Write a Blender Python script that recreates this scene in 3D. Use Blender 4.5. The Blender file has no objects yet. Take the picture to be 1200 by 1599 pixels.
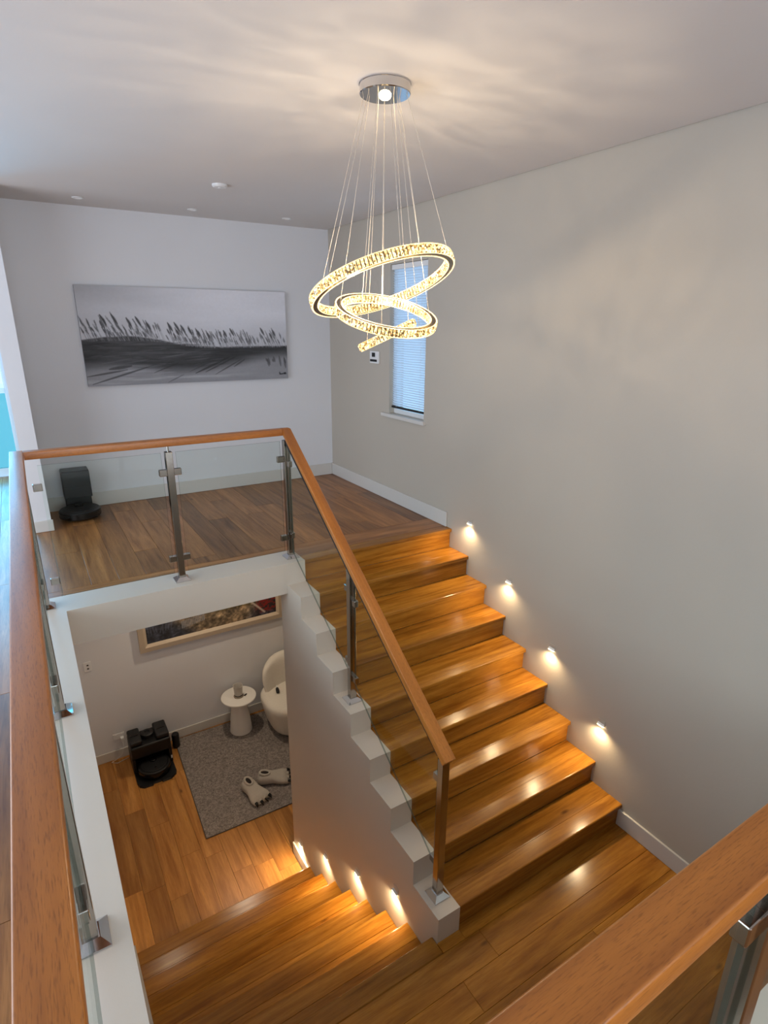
import bpy, bmesh, math, random
import numpy as np
from mathutils import Vector, Matrix

random.seed(7)
scene = bpy.context.scene
COL = scene.collection

# ------------------------------------------------------------------ key levels (metres)
ZU = 2.975            # upper floor
ZL = 1.400            # half landing
ZC = 5.642            # ceiling
R_, G_ = 0.175, 0.2492
XR = 3.5945           # right wall face
XSI, XSO = 2.1743, 2.0215   # stringer wall faces
XL = 0.548            # left face of the void
YB = 4.319            # back wall face
YF = 8 * G_           # front edge of upper floor
YN = -1.42            # near end of the void
ZB = 2.73             # underside of upper floor
RAIL = 3.975
PI = math.pi

# ------------------------------------------------------------------ camera
def cam_axes(yaw, pitch, roll):
    f = Vector((math.sin(yaw)*math.cos(pitch), math.cos(yaw)*math.cos(pitch), math.sin(pitch)))
    rt = Vector((math.cos(yaw), -math.sin(yaw), 0)); up = rt.cross(f)
    return (math.cos(roll)*rt + math.sin(roll)*up, -math.sin(roll)*rt + math.cos(roll)*up, f)
cam_data = bpy.data.cameras.new('camera')
cam = bpy.data.objects.new('camera', cam_data); COL.objects.link(cam)
cr, cu, cf = cam_axes(0.5515, -0.3248, 0.0068)
m = Matrix((cr, cu, -cf)).transposed().to_4x4()
m.translation = Vector((0.5293, -1.7955, 4.6859))
cam.matrix_world = m
cam_data.sensor_fit = 'HORIZONTAL'; cam_data.sensor_width = 36.0
cam_data.lens = 901.25 / 1200 * 36.0
cam_data.shift_x = (600 - 595.96) / 1200
cam_data.shift_y = (810.93 - 799.5) / 1200
cam_data.clip_start = 0.02
scene.camera = cam

# ------------------------------------------------------------------ world, daylight, exposure
world = bpy.data.worlds.new('sky'); scene.world = world
world.use_nodes = True
wn = world.node_tree.nodes; wn.clear()
bg = wn.new('ShaderNodeBackground'); wo = wn.new('ShaderNodeOutputWorld')
bg.inputs[0].default_value = (0.42, 0.68, 1.0, 1); bg.inputs[1].default_value = 1.9
world.node_tree.links.new(bg.outputs[0], wo.inputs[0])

def area(name, loc, target, sx, sy, power, col):
    d = bpy.data.lights.new(name, 'AREA'); d.shape = 'RECTANGLE'; d.size = sx; d.size_y = sy
    d.energy = power; d.color = col
    o = bpy.data.objects.new(name, d); COL.objects.link(o)
    o.location = loc
    o.rotation_euler = (Vector(target) - Vector(loc)).to_track_quat('-Z', 'Y').to_euler()
    return o
# rear and side lamps: added fill through made-up openings; far window is visible
area('added_rear_fill', (1.2, -5.05, 4.0), (1.2, 0, 4.0), 3.4, 1.8, 82, (0.97, 0.97, 1.0))
area('added_side_fill', (-2.65, 1.6, 4.05), (0, 1.6, 4.05), 5.0, 1.9, 128, (0.91, 0.94, 1.0))
area('daylight_far_window', (-0.72, 6.03, 4.2), (-0.72, 0, 4.2), 2.0, 2.2, 110, (0.09, 0.55, 1.0))

vs = scene.view_settings
vs.view_transform = 'Standard'; vs.look = 'None'; vs.gamma = 1.0; vs.use_curve_mapping = False
vs.exposure = 0.0

# ------------------------------------------------------------------ material helpers
def srgb(r, g, b):
    def c(v):
        v /= 255.0
        return v/12.92 if v <= 0.04045 else ((v+0.055)/1.055)**2.4
    return (c(r), c(g), c(b), 1.0)

def new_mat(name):
    mt = bpy.data.materials.new(name); mt.use_nodes = True
    nt = mt.node_tree; nt.nodes.clear()
    out = nt.nodes.new('ShaderNodeOutputMaterial')
    return mt, nt, out

def N(nt, kind, **kw):
    n = nt.nodes.new(kind)
    for k, v in kw.items():
        if k.startswith('i_'): n.inputs[k[2:].replace('_', ' ')].default_value = v
        else: setattr(n, k, v)
    return n
def L(nt, a, b): nt.links.new(a, b)

def plain(name, col, rough=0.5, metal=0.0, bump=0.0, bscale=200.0, var=0.0, vscale=3.0, spec=0.5, emit=None, estr=0.0, coat=0.0):
    mt, nt, out = new_mat(name)
    b = N(nt, 'ShaderNodeBsdfPrincipled')
    b.inputs['Base Color'].default_value = col; b.inputs['Roughness'].default_value = rough
    b.inputs['Metallic'].default_value = metal; b.inputs['Specular IOR Level'].default_value = spec
    b.inputs['Coat Weight'].default_value = coat
    tc = N(nt, 'ShaderNodeTexCoord')
    if var > 0:
        ns = N(nt, 'ShaderNodeTexNoise'); ns.inputs['Scale'].default_value = vscale; ns.inputs['Detail'].default_value = 4
        L(nt, tc.outputs['Object'], ns.inputs['Vector'])
        mp = N(nt, 'ShaderNodeMapRange'); mp.inputs['To Min'].default_value = 1-var; mp.inputs['To Max'].default_value = 1+var
        L(nt, ns.outputs['Fac'], mp.inputs['Value'])
        mx = N(nt, 'ShaderNodeMix', data_type='RGBA', blend_type='MULTIPLY'); mx.inputs[0].default_value = 1
        mx.inputs[6].default_value = col; L(nt, mp.outputs[0], mx.inputs[7]); L(nt, mx.outputs[2], b.inputs['Base Color'])
    if bump > 0:
        nb = N(nt, 'ShaderNodeTexNoise'); nb.inputs['Scale'].default_value = bscale; nb.inputs['Detail'].default_value = 3
        L(nt, tc.outputs['Object'], nb.inputs['Vector'])
        bp = N(nt, 'ShaderNodeBump'); bp.inputs['Strength'].default_value = bump; bp.inputs['Distance'].default_value = 0.01
        L(nt, nb.outputs['Fac'], bp.inputs['Height']); L(nt, bp.outputs['Normal'], b.inputs['Normal'])
    if emit:
        b.inputs['Emission Color'].default_value = emit; b.inputs['Emission Strength'].default_value = estr
    L(nt, b.outputs[0], out.inputs[0])
    return mt

def wood(name, light, dark, rough=0.3, rand=0.35, grain=1.0, knots=True, coat=0.0, pores=0.3, pscale=(14, 240, 240), spec=0.5):
    """oak: grain runs along the local X axis of each board; every board differs through its random value"""
    mt, nt, out = new_mat(name)
    b = N(nt, 'ShaderNodeBsdfPrincipled')
    tc = N(nt, 'ShaderNodeTexCoord'); oi = N(nt, 'ShaderNodeObjectInfo')
    off = N(nt, 'ShaderNodeVectorMath', operation='SCALE'); off.inputs[0].default_value = (37.0, 19.0, 11.0)
    L(nt, oi.outputs['Random'], off.inputs['Scale'])
    add = N(nt, 'ShaderNodeVectorMath', operation='ADD'); L(nt, tc.outputs['Object'], add.inputs[0]); L(nt, off.outputs[0], add.inputs[1])
    mp = N(nt, 'ShaderNodeMapping'); mp.inputs['Scale'].default_value = (1.6, 26, 26); L(nt, add.outputs[0], mp.inputs['Vector'])
    n1 = N(nt, 'ShaderNodeTexNoise'); n1.inputs['Scale'].default_value = 1.0; n1.inputs['Detail'].default_value = 7; n1.inputs['Roughness'].default_value = 0.62; n1.inputs['Distortion'].default_value = 0.6
    L(nt, mp.outputs[0], n1.inputs['Vector'])
    mp2 = N(nt, 'ShaderNodeMapping'); mp2.inputs['Scale'].default_value = (0.9, 7, 7); L(nt, add.outputs[0], mp2.inputs['Vector'])
    n2 = N(nt, 'ShaderNodeTexNoise'); n2.inputs['Scale'].default_value = 1.0; n2.inputs['Detail'].default_value = 3; n2.inputs['Distortion'].default_value = 1.2
    L(nt, mp2.outputs[0], n2.inputs['Vector'])
    sm = N(nt, 'ShaderNodeMath', operation='MULTIPLY_ADD'); L(nt, n2.outputs['Fac'], sm.inputs[0]); sm.inputs[1].default_value = 0.8
    L(nt, n1.outputs['Fac'], sm.inputs[2])
    r = N(nt, 'ShaderNodeMapRange'); r.inputs['From Min'].default_value = 0.62; r.inputs['From Max'].default_value = 1.18
    L(nt, sm.outputs[0], r.inputs['Value'])
    mx = N(nt, 'ShaderNodeMix', data_type='RGBA'); mx.inputs[6].default_value = light; mx.inputs[7].default_value = dark
    gm = N(nt, 'ShaderNodeMath', operation='MULTIPLY'); gm.inputs[1].default_value = grain; L(nt, r.outputs[0], gm.inputs[0])
    L(nt, gm.outputs[0], mx.inputs[0])
    rv = N(nt, 'ShaderNodeMapRange'); rv.inputs['To Min'].default_value = 1 - rand*0.6; rv.inputs['To Max'].default_value = 1 + rand*0.4
    L(nt, oi.outputs['Random'], rv.inputs['Value'])
    mul = N(nt, 'ShaderNodeMix', data_type='RGBA', blend_type='MULTIPLY'); mul.inputs[0].default_value = 1
    L(nt, mx.outputs[2], mul.inputs[6]); L(nt, rv.outputs[0], mul.inputs[7])
    last = mul.outputs[2]
    if knots:
        mk = N(nt, 'ShaderNodeMapping'); mk.inputs['Scale'].default_value = (2.4, 6.5, 0.02); L(nt, add.outputs[0], mk.inputs['Vector'])
        vo = N(nt, 'ShaderNodeTexVoronoi'); vo.inputs['Scale'].default_value = 1.0; L(nt, mk.outputs[0], vo.inputs['Vector'])
        kr = N(nt, 'ShaderNodeMapRange'); kr.inputs['From Min'].default_value = 0.035; kr.inputs['From Max'].default_value = 0.11
        kr.inputs['To Min'].default_value = 0.75; kr.inputs['To Max'].default_value = 0.0
        L(nt, vo.outputs['Distance'], kr.inputs['Value'])
        ks = N(nt, 'ShaderNodeSeparateColor'); L(nt, vo.outputs['Color'], ks.inputs[0])
        kt = N(nt, 'ShaderNodeMath', operation='GREATER_THAN'); kt.inputs[1].default_value = 0.72; L(nt, ks.outputs[0], kt.inputs[0])
        kmul = N(nt, 'ShaderNodeMath', operation='MULTIPLY'); L(nt, kr.outputs[0], kmul.inputs[0]); L(nt, kt.outputs[0], kmul.inputs[1])
        kx = N(nt, 'ShaderNodeMix', data_type='RGBA'); kx.inputs[7].default_value = (dark[0]*0.25, dark[1]*0.2, dark[2]*0.2, 1)
        L(nt, kmul.outputs[0], kx.inputs[0]); L(nt, last, kx.inputs[6]); last = kx.outputs[2]
    mo = N(nt, 'ShaderNodeMapping'); mo.inputs['Scale'].default_value = pscale; L(nt, add.outputs[0], mo.inputs['Vector'])
    no = N(nt, 'ShaderNodeTexNoise'); no.inputs['Scale'].default_value = 1.0; no.inputs['Detail'].default_value = 2; L(nt, mo.outputs[0], no.inputs['Vector'])
    po = N(nt, 'ShaderNodeMapRange'); po.inputs['From Min'].default_value = 0.52; po.inputs['From Max'].default_value = 0.72; po.inputs['To Max'].default_value = pores; L(nt, no.outputs['Fac'], po.inputs['Value'])
    px_ = N(nt, 'ShaderNodeMix', data_type='RGBA'); px_.inputs[7].default_value = (dark[0]*0.5, dark[1]*0.45, dark[2]*0.4, 1)
    L(nt, po.outputs[0], px_.inputs[0]); L(nt, last, px_.inputs[6]); last = px_.outputs[2]
    L(nt, last, b.inputs['Base Color'])
    rr = N(nt, 'ShaderNodeMapRange'); rr.inputs['To Min'].default_value = rough-0.06; rr.inputs['To Max'].default_value = rough+0.1
    L(nt, n1.outputs['Fac'], rr.inputs['Value']); L(nt, rr.outputs[0], b.inputs['Roughness'])
    b.inputs['Coat Weight'].default_value = coat; b.inputs['Coat Roughness'].default_value = 0.15; b.inputs['Specular IOR Level'].default_value = spec
    bp = N(nt, 'ShaderNodeBump'); bp.inputs['Strength'].default_value = 0.12; bp.inputs['Distance'].default_value = 0.003
    L(nt, n1.outputs['Fac'], bp.inputs['Height']); L(nt, bp.outputs['Normal'], b.inputs['Normal'])
    L(nt, b.outputs[0], out.inputs[0])
    return mt

def glass_mat(name, tint, refl=1.0):
    """thin clear pane: tinted see-through with fresnel reflection"""
    mt, nt, out = new_mat(name)
    t = N(nt, 'ShaderNodeBsdfTransparent'); t.inputs[0].default_value = tint
    g = N(nt, 'ShaderNodeBsdfGlossy'); g.inputs['Roughness'].default_value = 0.01; g.inputs[0].default_value = (0.9, 0.95, 0.95, 1)
    lw = N(nt, 'ShaderNodeLayerWeight'); lw.inputs['Blend'].default_value = 0.5
    pw = N(nt, 'ShaderNodeMath', operation='POWER'); pw.inputs[1].default_value = 5.0; L(nt, lw.outputs['Facing'], pw.inputs[0])
    mm = N(nt, 'ShaderNodeMath', operation='MULTIPLY_ADD'); mm.inputs[1].default_value = 0.96*refl; mm.inputs[2].default_value = 0.04*refl; L(nt, pw.outputs[0], mm.inputs[0])
    mx = N(nt, 'ShaderNodeMixShader'); L(nt, mm.outputs[0], mx.inputs[0]); L(nt, t.outputs[0], mx.inputs[1]); L(nt, g.outputs[0], mx.inputs[2])
    L(nt, mx.outputs[0], out.inputs[0])
    return mt

def vcol_mat(name, rough=0.7):
    mt, nt, out = new_mat(name)
    b = N(nt, 'ShaderNodeBsdfPrincipled'); b.inputs['Roughness'].default_value = rough
    a = N(nt, 'ShaderNodeVertexColor'); a.layer_name = 'paint'
    tc = N(nt, 'ShaderNodeTexCoord'); nb = N(nt, 'ShaderNodeTexNoise'); nb.inputs['Scale'].default_value = 350
    L(nt, tc.outputs['Object'], nb.inputs['Vector'])
    bp = N(nt, 'ShaderNodeBump'); bp.inputs['Strength'].default_value = 0.15; bp.inputs['Distance'].default_value = 0.002
    L(nt, nb.outputs['Fac'], bp.inputs['Height']); L(nt, bp.outputs['Normal'], b.inputs['Normal'])
    L(nt, a.outputs['Color'], b.inputs['Base Color']); L(nt, b.outputs[0], out.inputs[0])
    return mt

M = {}
M['wall'] = plain('wall_white_paint', srgb(222, 222, 225), 0.75, bump=0.05, bscale=90, var=0.015)
M['wall_grey'] = plain('wall_grey_paint', srgb(186, 177, 164), 0.72, bump=0.06, bscale=60, var=0.02)
M['ceil'] = plain('ceiling_paint', srgb(216, 212, 210), 0.85, bump=0.05, bscale=40, var=0.02)
M['trim'] = plain('white_trim_gloss', srgb(208, 204, 198), 0.35, var=0.01)
M['curb'] = plain('white_curb_paint', srgb(208, 198, 185), 0.5, bump=0.03, var=0.015)
M['oak'] = wood('oak_floor', srgb(180, 124, 72), srgb(112, 68, 34), 0.30, 0.6, spec=0.32)
M['oak_stair'] = wood('oak_stair', srgb(190, 131, 50), srgb(122, 71, 14), 0.20, 0.30, spec=0.32)
M['oak_hall'] = wood('oak_hall', srgb(200, 142, 74), srgb(148, 92, 36), 0.28, 0.40, spec=0.4)
M['oak_rail'] = wood('oak_handrail', srgb(198, 124, 50), srgb(148, 84, 27), 0.34, 0.06, grain=0.8, knots=False, coat=0.12, pores=0.5, pscale=(45, 480, 480))
M['steel'] = plain('polished_steel', srgb(172, 166, 158), 0.12, 1.0)
M['chrome'] = plain('polished_chrome', srgb(205, 205, 208), 0.06, 1.0)
M['glass'] = glass_mat('clear_glass', (0.945, 0.975, 0.96, 1), 0.32)
mt_, nt_, out_ = new_mat('green_glass_edge')
e1 = N(nt_, 'ShaderNodeBsdfPrincipled'); e1.inputs['Base Color'].default_value = srgb(60, 72, 66); e1.inputs['Roughness'].default_value = 0.15
e2 = N(nt_, 'ShaderNodeBsdfTransparent'); e2.inputs[0].default_value = (0.80, 0.88, 0.84, 1)
e3 = N(nt_, 'ShaderNodeMixShader'); e3.inputs[0].default_value = 0.5
L(nt_, e1.outputs[0], e3.inputs[1]); L(nt_, e2.outputs[0], e3.inputs[2]); L(nt_, e3.outputs[0], out_.inputs[0])
M['glass_edge'] = mt_
M['rail_strip'] = plain('dark_rail_strip', srgb(25, 24, 24), 0.6)
M['black'] = plain('black_plastic', srgb(10, 10, 12), 0.42, var=0.1)
M['black_gloss'] = plain('black_gloss_plastic', srgb(12, 12, 14), 0.15)
M['black_soft'] = plain('dark_grey_plastic', srgb(20, 20, 22), 0.5)
M['white_plastic'] = plain('white_plastic', srgb(228, 228, 228), 0.4)
M['boucle'] = plain('white_boucle', srgb(228, 221, 210), 0.95, bump=0.6, bscale=160, var=0.06, vscale=40)
M['table_white'] = plain('white_lacquer', srgb(234, 230, 224), 0.4)
M['dark'] = plain('black_shadow_gap', srgb(12, 12, 12), 0.9)

# ------------------------------------------------------------------ mesh helpers
def link(name, me, mat=None, parent=None):
    o = bpy.data.objects.new(name, me); COL.objects.link(o)
    if mat is not None and len(me.materials) == 0: me.materials.append(mat)
    if parent is not None: o.parent = parent
    return o
def tag(o, label, cat=None, group=None, kind=None):
    o['label'] = label
    if cat: o['category'] = cat
    if group: o['group'] = group
    if kind: o['kind'] = kind
    return o
def empty(name, loc=(0, 0, 0), rz=0.0):
    o = bpy.data.objects.new(name, None); COL.objects.link(o); o.location = loc; o.rotation_euler = (0, 0, rz)
    o.empty_display_size = 0.1
    return o
def bm_box(bm, x0, x1, y0, y1, z0, z1):
    vs_ = [bm.verts.new(p) for p in ((x0,y0,z0),(x1,y0,z0),(x1,y1,z0),(x0,y1,z0),(x0,y0,z1),(x1,y0,z1),(x1,y1,z1),(x0,y1,z1))]
    for f in ((0,3,2,1),(4,5,6,7),(0,1,5,4),(1,2,6,5),(2,3,7,6),(3,0,4,7)):
        bm.faces.new([vs_[i] for i in f])
    return vs_
def to_mesh(bm, name, smooth=False, bevel=0.0, seg=1):
    bmesh.ops.recalc_face_normals(bm, faces=bm.faces)
    if bevel > 0:
        bmesh.ops.bevel(bm, geom=list(bm.edges), offset=bevel, segments=seg, affect='EDGES', profile=0.5)
    me = bpy.data.meshes.new(name); bm.to_mesh(me); bm.free()
    if smooth:
        for pl in me.polygons: pl.use_smooth = True
    return me
def box(name, x0, x1, y0, y1, z0, z1, mat, parent=None, bevel=0.0, seg=1):
    bm = bmesh.new(); bm_box(bm, x0, x1, y0, y1, z0, z1)
    return link(name, to_mesh(bm, name, False, bevel, seg), mat, parent)
def boxes(name, lst, mat, parent=None, bevel=0.0):
    bm = bmesh.new()
    for b in lst: bm_box(bm, *b)
    return link(name, to_mesh(bm, name, False, bevel), mat, parent)
def cbox(name, cx, cy, cz, sx, sy, sz, mat, parent=None, bevel=0.0, seg=2):
    return box(name, cx-sx/2, cx+sx/2, cy-sy/2, cy+sy/2, cz-sz/2, cz+sz/2, mat, parent, bevel, seg)
def prism_x(name, prof, x0, x1, mat, parent=None, bevel=0.0):
    """profile in (y,z), extruded along x"""
    bm = bmesh.new()
    a = [bm.verts.new((x0, y, z)) for y, z in prof]; b = [bm.verts.new((x1, y, z)) for y, z in prof]
    bm.faces.new(a); bm.faces.new(b[::-1])
    n = len(prof)
    for i in range(n): bm.faces.new((a[i], b[i], b[(i+1) % n], a[(i+1) % n]))
    return link(name, to_mesh(bm, name, False, bevel), mat, parent)
def lathe_bm(bm, prof, seg=32, c=(0, 0), a0=0.0, sx=1.0, sy=1.0):
    """profile (r,z) revolved about z; closes to the axis where r==0"""
    rings = []
    for r, z in prof:
        if r < 1e-6: rings.append([bm.verts.new((c[0], c[1], z))])
        else: rings.append([bm.verts.new((c[0]+sx*r*math.cos(a0+2*PI*i/seg), c[1]+sy*r*math.sin(a0+2*PI*i/seg), z)) for i in range(seg)])
    for A, B in zip(rings[:-1], rings[1:]):
        for i in range(seg):
            j = (i+1) % seg
            if len(A) == 1 and len(B) == 1: continue
            if len(A) == 1: bm.faces.new((A[0], B[i], B[j]))
            elif len(B) == 1: bm.faces.new((A[i], B[0], A[j]))
            else: bm.faces.new((A[i], B[i], B[j], A[j]))
def lathe(name, prof, mat, parent=None, seg=32, c=(0, 0), smooth=True, sx=1.0, sy=1.0, auto=True):
    bm = bmesh.new(); lathe_bm(bm, prof, seg, c, 0.0, sx, sy)
    me = to_mesh(bm, name, smooth)
    if smooth and auto: sharp(me)
    return link(name, me, mat, parent)
def sharp(me, ang=0.6):
    bm = bmesh.new(); bm.from_mesh(me)
    for e in bm.edges:
        if len(e.link_faces) == 2 and e.calc_face_angle(0) > ang: e.smooth = False
    bm.to_mesh(me); bm.free()
def tube_bm(bm, pts, r, seg=8, cap=True):
    pts = [Vector(p) for p in pts]; rings = []
    for i, p in enumerate(pts):
        d = (pts[min(i+1, len(pts)-1)] - pts[max(i-1, 0)]).normalized()
        u = d.cross(Vector((0, 0, 1)))
        if u.length < 1e-3: u = Vector((1, 0, 0))
        u.normalize(); v = d.cross(u)
        rr = r[i] if isinstance(r, (list, tuple)) else r
        rings.append([bm.verts.new(p + rr*(math.cos(2*PI*k/seg)*u + math.sin(2*PI*k/seg)*v)) for k in range(seg)])
    for A, B in zip(rings[:-1], rings[1:]):
        for k in range(seg): bm.faces.new((A[k], A[(k+1) % seg], B[(k+1) % seg], B[k]))
    if cap: bm.faces.new(rings[0][::-1]); bm.faces.new(rings[-1])
def tube(name, pts, r, mat, parent=None, seg=8):
    bm = bmesh.new(); tube_bm(bm, pts, r, seg)
    return link(name, to_mesh(bm, name, True), mat, parent)
def structure(o, label, cat): return tag(o, label, cat, kind='structure')

# ================================================================== SHELL
XW = -2.7          # left wall of the upper floor
YR = -5.0          # rear wall behind the camera
YW = 6.1           # far wall of the left room
# right wall with window opening
WY0, WY1, WZ0, WZ1 = 2.47, 3.06, 3.862, 5.21
structure(boxes('wall_right', [(XR, 3.76, YR, WY0, -0.1, 5.80), (XR, 3.76, WY1, 4.5, -0.1, 5.80),
    (XR, 3.76, WY0, WY1, -0.1, WZ0), (XR, 3.76, WY0, WY1, WZ1, 5.80)], M['wall_grey']), 'tall grey painted wall along the staircase with a narrow window', 'wall')
structure(boxes('wall_back', [(0.44, XR, YB, 4.5, ZB, 5.80), (0.40, XR, YB, 4.5, -0.1, ZB)], M['wall']), 'white back wall behind the reed painting and the room below', 'wall')
structure(boxes('wall_nib', [(0.44, 0.57, 3.72, YB, ZU, ZC), (0.432, 0.44, 4.319, YW, ZU, ZC)], M['wall']), 'short white wall end standing left of the reed painting', 'wall')
structure(boxes('wall_far', [(XW, -1.75, YW, 6.25, ZB, 5.8), (0.39, 0.44, YW, 6.25, ZB, 5.8), (-1.75, 0.39, YW, 6.25, ZB, ZU), (-1.75, 0.39, YW, 6.25, 5.35, 5.8)], M['wall']), 'daylit wall under the far window at the left edge', 'wall')
structure(boxes('wall_left', [(XW-0.15, XW, YR, -0.95, ZB, 5.8), (XW-0.15, XW, 4.15, 6.25, ZB, 5.8), (XW-0.15, XW, -0.95, 4.15, ZB, 3.05), (XW-0.15, XW, -0.95, 4.15, 5.05, 5.8)], M['wall']), 'white side wall of the upper landing with an opening added for light', 'wall')  # unseen opening, added to let the side fill lamp in
structure(boxes('wall_rear', [(XW, -0.6, YR-0.15, YR, ZB, 5.8), (3.0, XR, YR-0.15, YR, ZB, 5.8), (-0.6, 3.0, YR-0.15, YR, ZB, 3.05), (-0.6, 3.0, YR-0.15, YR, 4.95, 5.8)], M['wall']), 'white rear wall of the upper landing with an opening added for light', 'wall')  # opening out of view, added and sized for the rear fill lamp
structure(boxes('ceiling', [(XW, XR-0.012, YR, YW, ZC, 5.72), (XW-0.15, 3.76, YR-0.15, 6.25, 5.80, 5.88)], M['ceil']), 'white ceiling above the stairwell', 'ceiling')
structure(box('wall_left_lower', 0.40, XL, -1.57, YB, -0.1, ZB, M['wall']), 'white wall left of the lower stair flight', 'wall')
structure(box('wall_front_lower', XL, XR, YN-0.15, YN, -0.1, ZB, M['wall_grey']), 'grey wall at the near end of the half landing', 'wall')
structure(box('wall_understair', XSI, XR, 2.10, 2.14, -0.1, ZB, M['wall']), 'white wall closing the space beneath the upper stair flight', 'wall')

# stringer wall with stepped top
prof = [(0.0, 0.0), (0.0, ZL + R_)]
for k in range(8, 0, -1):
    z = ZL + (9-k)*R_; y1 = (8-k+1)*G_
    prof += [(y1, z), (y1, z + R_)]
prof += [(2.245, ZU), (2.245, ZB), (2.14, ZB), (2.14, 0.0)]
structure(prism_x('wall_stringer', prof, XSO, XSI, M['curb'], None), 'white stepped stringer wall between the two stair flights', 'wall')

# white edges of the upper floor
structure(box('trim_1', XL, XSO, YF, 2.245, ZB, ZU, M['curb']), 'white beam under the gallery glass balustrade', 'beam')
structure(box('trim_2', 0.36, XL, -1.66, 2.245, ZB, ZU, M['curb']), 'long white ledge under the left glass balustrade', 'ledge')
structure(box('trim_3', XL, XR, -1.66, YN, ZB, ZU, M['curb']), 'white ledge under the near glass balustrade', 'ledge')

# ------------------------------------------------------------------ floors made of single boards
def board(name, x0, x1, y0, y1, zt, th, mat, parent, along, bevel=0.0012):
    """one board whose local X runs along its grain; the origin sits at its centre"""
    lx, ly = x1-x0, y1-y0
    if along == 'x': a, b, rz = lx, ly, 0.0
    else: a, b, rz = ly, lx, PI/2
    bm = bmesh.new(); bm_box(bm, -a/2, a/2, -b/2, b/2, -th, 0)
    o = link(name, to_mesh(bm, name, False, bevel), mat, parent)
    o.location = ((x0+x1)/2, (y0+y1)/2, zt); o.rotation_euler = (0, 0, rz)
    return o
def lay(parent, x0, x1, y0, y1, zt, w, along, mat, lmin=1.1, lmax=1.9, th=0.02):
    gap = 0.0012
    s0, s1, l0, l1 = (x0, x1, y0, y1) if along == 'y' else (y0, y1, x0, x1)
    n = max(1, round((s1-s0)/w)); ww = (s1-s0)/n
    for i in range(n):
        a, b = s0+i*ww, s0+(i+1)*ww
        t = l0 - random.uniform(0, lmax*0.8)
        while t < l1 - 0.02:
            e = t + random.uniform(lmin, lmax)
            if l1 - e < 0.25: e = l1
            c0, c1 = max(t, l0), min(e, l1)
            if c1 - c0 > 0.02:
                if along == 'y': board('floor_board', a+gap/2, b-gap/2, c0+gap/2, c1-gap/2, zt, th, mat, parent, 'y')
                else: board('floor_board', c0+gap/2, c1-gap/2, a+gap/2, b-gap/2, zt, th, mat, parent, 'x')
            t = e
fu = structure(boxes('floor_upper', [(XL, XR, 2.245, YB, ZB, ZU-0.02), (XSI, XR, YF+0.03, 2.245, ZB, ZU-0.032)], M['ceil']), 'oak plank floor of the upper gallery', 'floor')
lay(fu, XL, XR, 2.335, YB-0.001, ZU, 0.175, 'y', M['oak'])
board('border_board', XL, XSI, 2.2465, 2.334, ZU, 0.02, M['oak'], fu, 'x')
board('border_board', XSI, XR-0.001, 2.10, 2.334, ZU, 0.02, M['oak'], fu, 'x')
fl = structure(boxes('floor_left', [(XW, 0.36, YR, YW, ZB, ZU-0.02), (0.36, XL, 2.245, YW, ZB, ZU-0.02)], M['ceil']), 'oak plank floor of the left landing beyond the handrail', 'floor')
lay(fl, -0.55, 0.36, -2.0, YW, ZU, 0.175, 'y', M['oak'], 1.2, 2.2)
lay(fl, 0.36, XL, 2.335, 3.72, ZU, 0.175, 'y', M['oak'])
board('border_board', 0.362, XL-0.001, 2.2465, 2.334, ZU, 0.02, M['oak'], fl, 'x')
board('floor_board', XW+0.001, -0.551, -2.0, YW-0.001, ZU, 0.02, M['oak'], fl, 'y')
fn = structure(box('floor_near', 0.36, XR, YR, -1.66, ZB, ZU-0.001, M['oak']), 'oak floor of the near landing behind the handrail', 'floor')
fg = structure(boxes('floor', [(XL, XR, YN, YB, -0.12, -0.02)], M['ceil']), 'oak plank floor of the lower hall', 'floor')
lay(fg, XL, XSO-0.018, 1.72, YB-0.001, 0.0, 0.18, 'y', M['oak_hall'], 0.7, 1.5)
lay(fg, XSO-0.017, XR, 2.141, YB-0.001, 0.0, 0.18, 'y', M['oak_hall'], 0.7, 1.5)
fh = structure(boxes('floor_landing', [(XL, XR, YN, 0.02, ZL-0.2, ZL-0.02)], M['ceil']), 'oak board floor of the half landing between the flights', 'floor')
lay(fh, XL, XR, YN, -0.062, ZL, 0.17, 'x', M['oak_stair'], 1.5, 2.6)
board('edge_board', XSI+0.001, XR-0.001, -0.061, 0.0215, ZL, 0.02, M['oak_stair'], fh, 'x')
board('edge_board', XSO-0.001, XSI, -0.061, -0.0005, ZL, 0.02, M['oak_stair'], fh, 'x')

# ------------------------------------------------------------------ stair flights
def tread_boards(parent, x0, x1, yn, yb, zt, mat, sgn):
    """yn nosing line, yb back line; two boards with a fine joint; rounded nosing"""
    th = 0.032
    mid = yn + sgn*0.11
    lo, hi = sorted((mid + sgn*0.0006, yb))
    t = board('tread', x0, x1, lo, hi, zt, th, mat, parent, 'x')
    a, b = sorted((yn, mid - sgn*0.0006))
    bm = bmesh.new(); bm_box(bm, -(x1-x0)/2, (x1-x0)/2, -(b-a)/2, (b-a)/2, -th, 0)
    bmesh.ops.recalc_face_normals(bm, faces=bm.faces)
    ey = -(b-a)/2 if sgn > 0 else (b-a)/2
    ed = [e for e in bm.edges if all(abs(v.co.y-ey) < 1e-5 for v in e.verts) and abs(e.verts[0].co.z-e.verts[1].co.z) < 1e-5]
    bmesh.ops.bevel(bm, geom=ed, offset=0.007, segments=3, affect='EDGES', profile=0.5)
    me = bpy.data.meshes.new('nosing'); bm.to_mesh(me); bm.free()
    o = link('nosing', me, mat, t)
    o.matrix_parent_inverse = Matrix.Identity(4)
    o.location = Vector((0, (a+b)/2 - (lo+hi)/2, 0))
    return t
su = empty('staircase', (2.88, 0.0, ZL))
tag(su, 'upper oak stair flight climbing along the grey wall', 'staircase')
def child_world(o, par):
    o.parent = par; o.matrix_parent_inverse = Matrix.Translation(-Vector(par.location))
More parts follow.
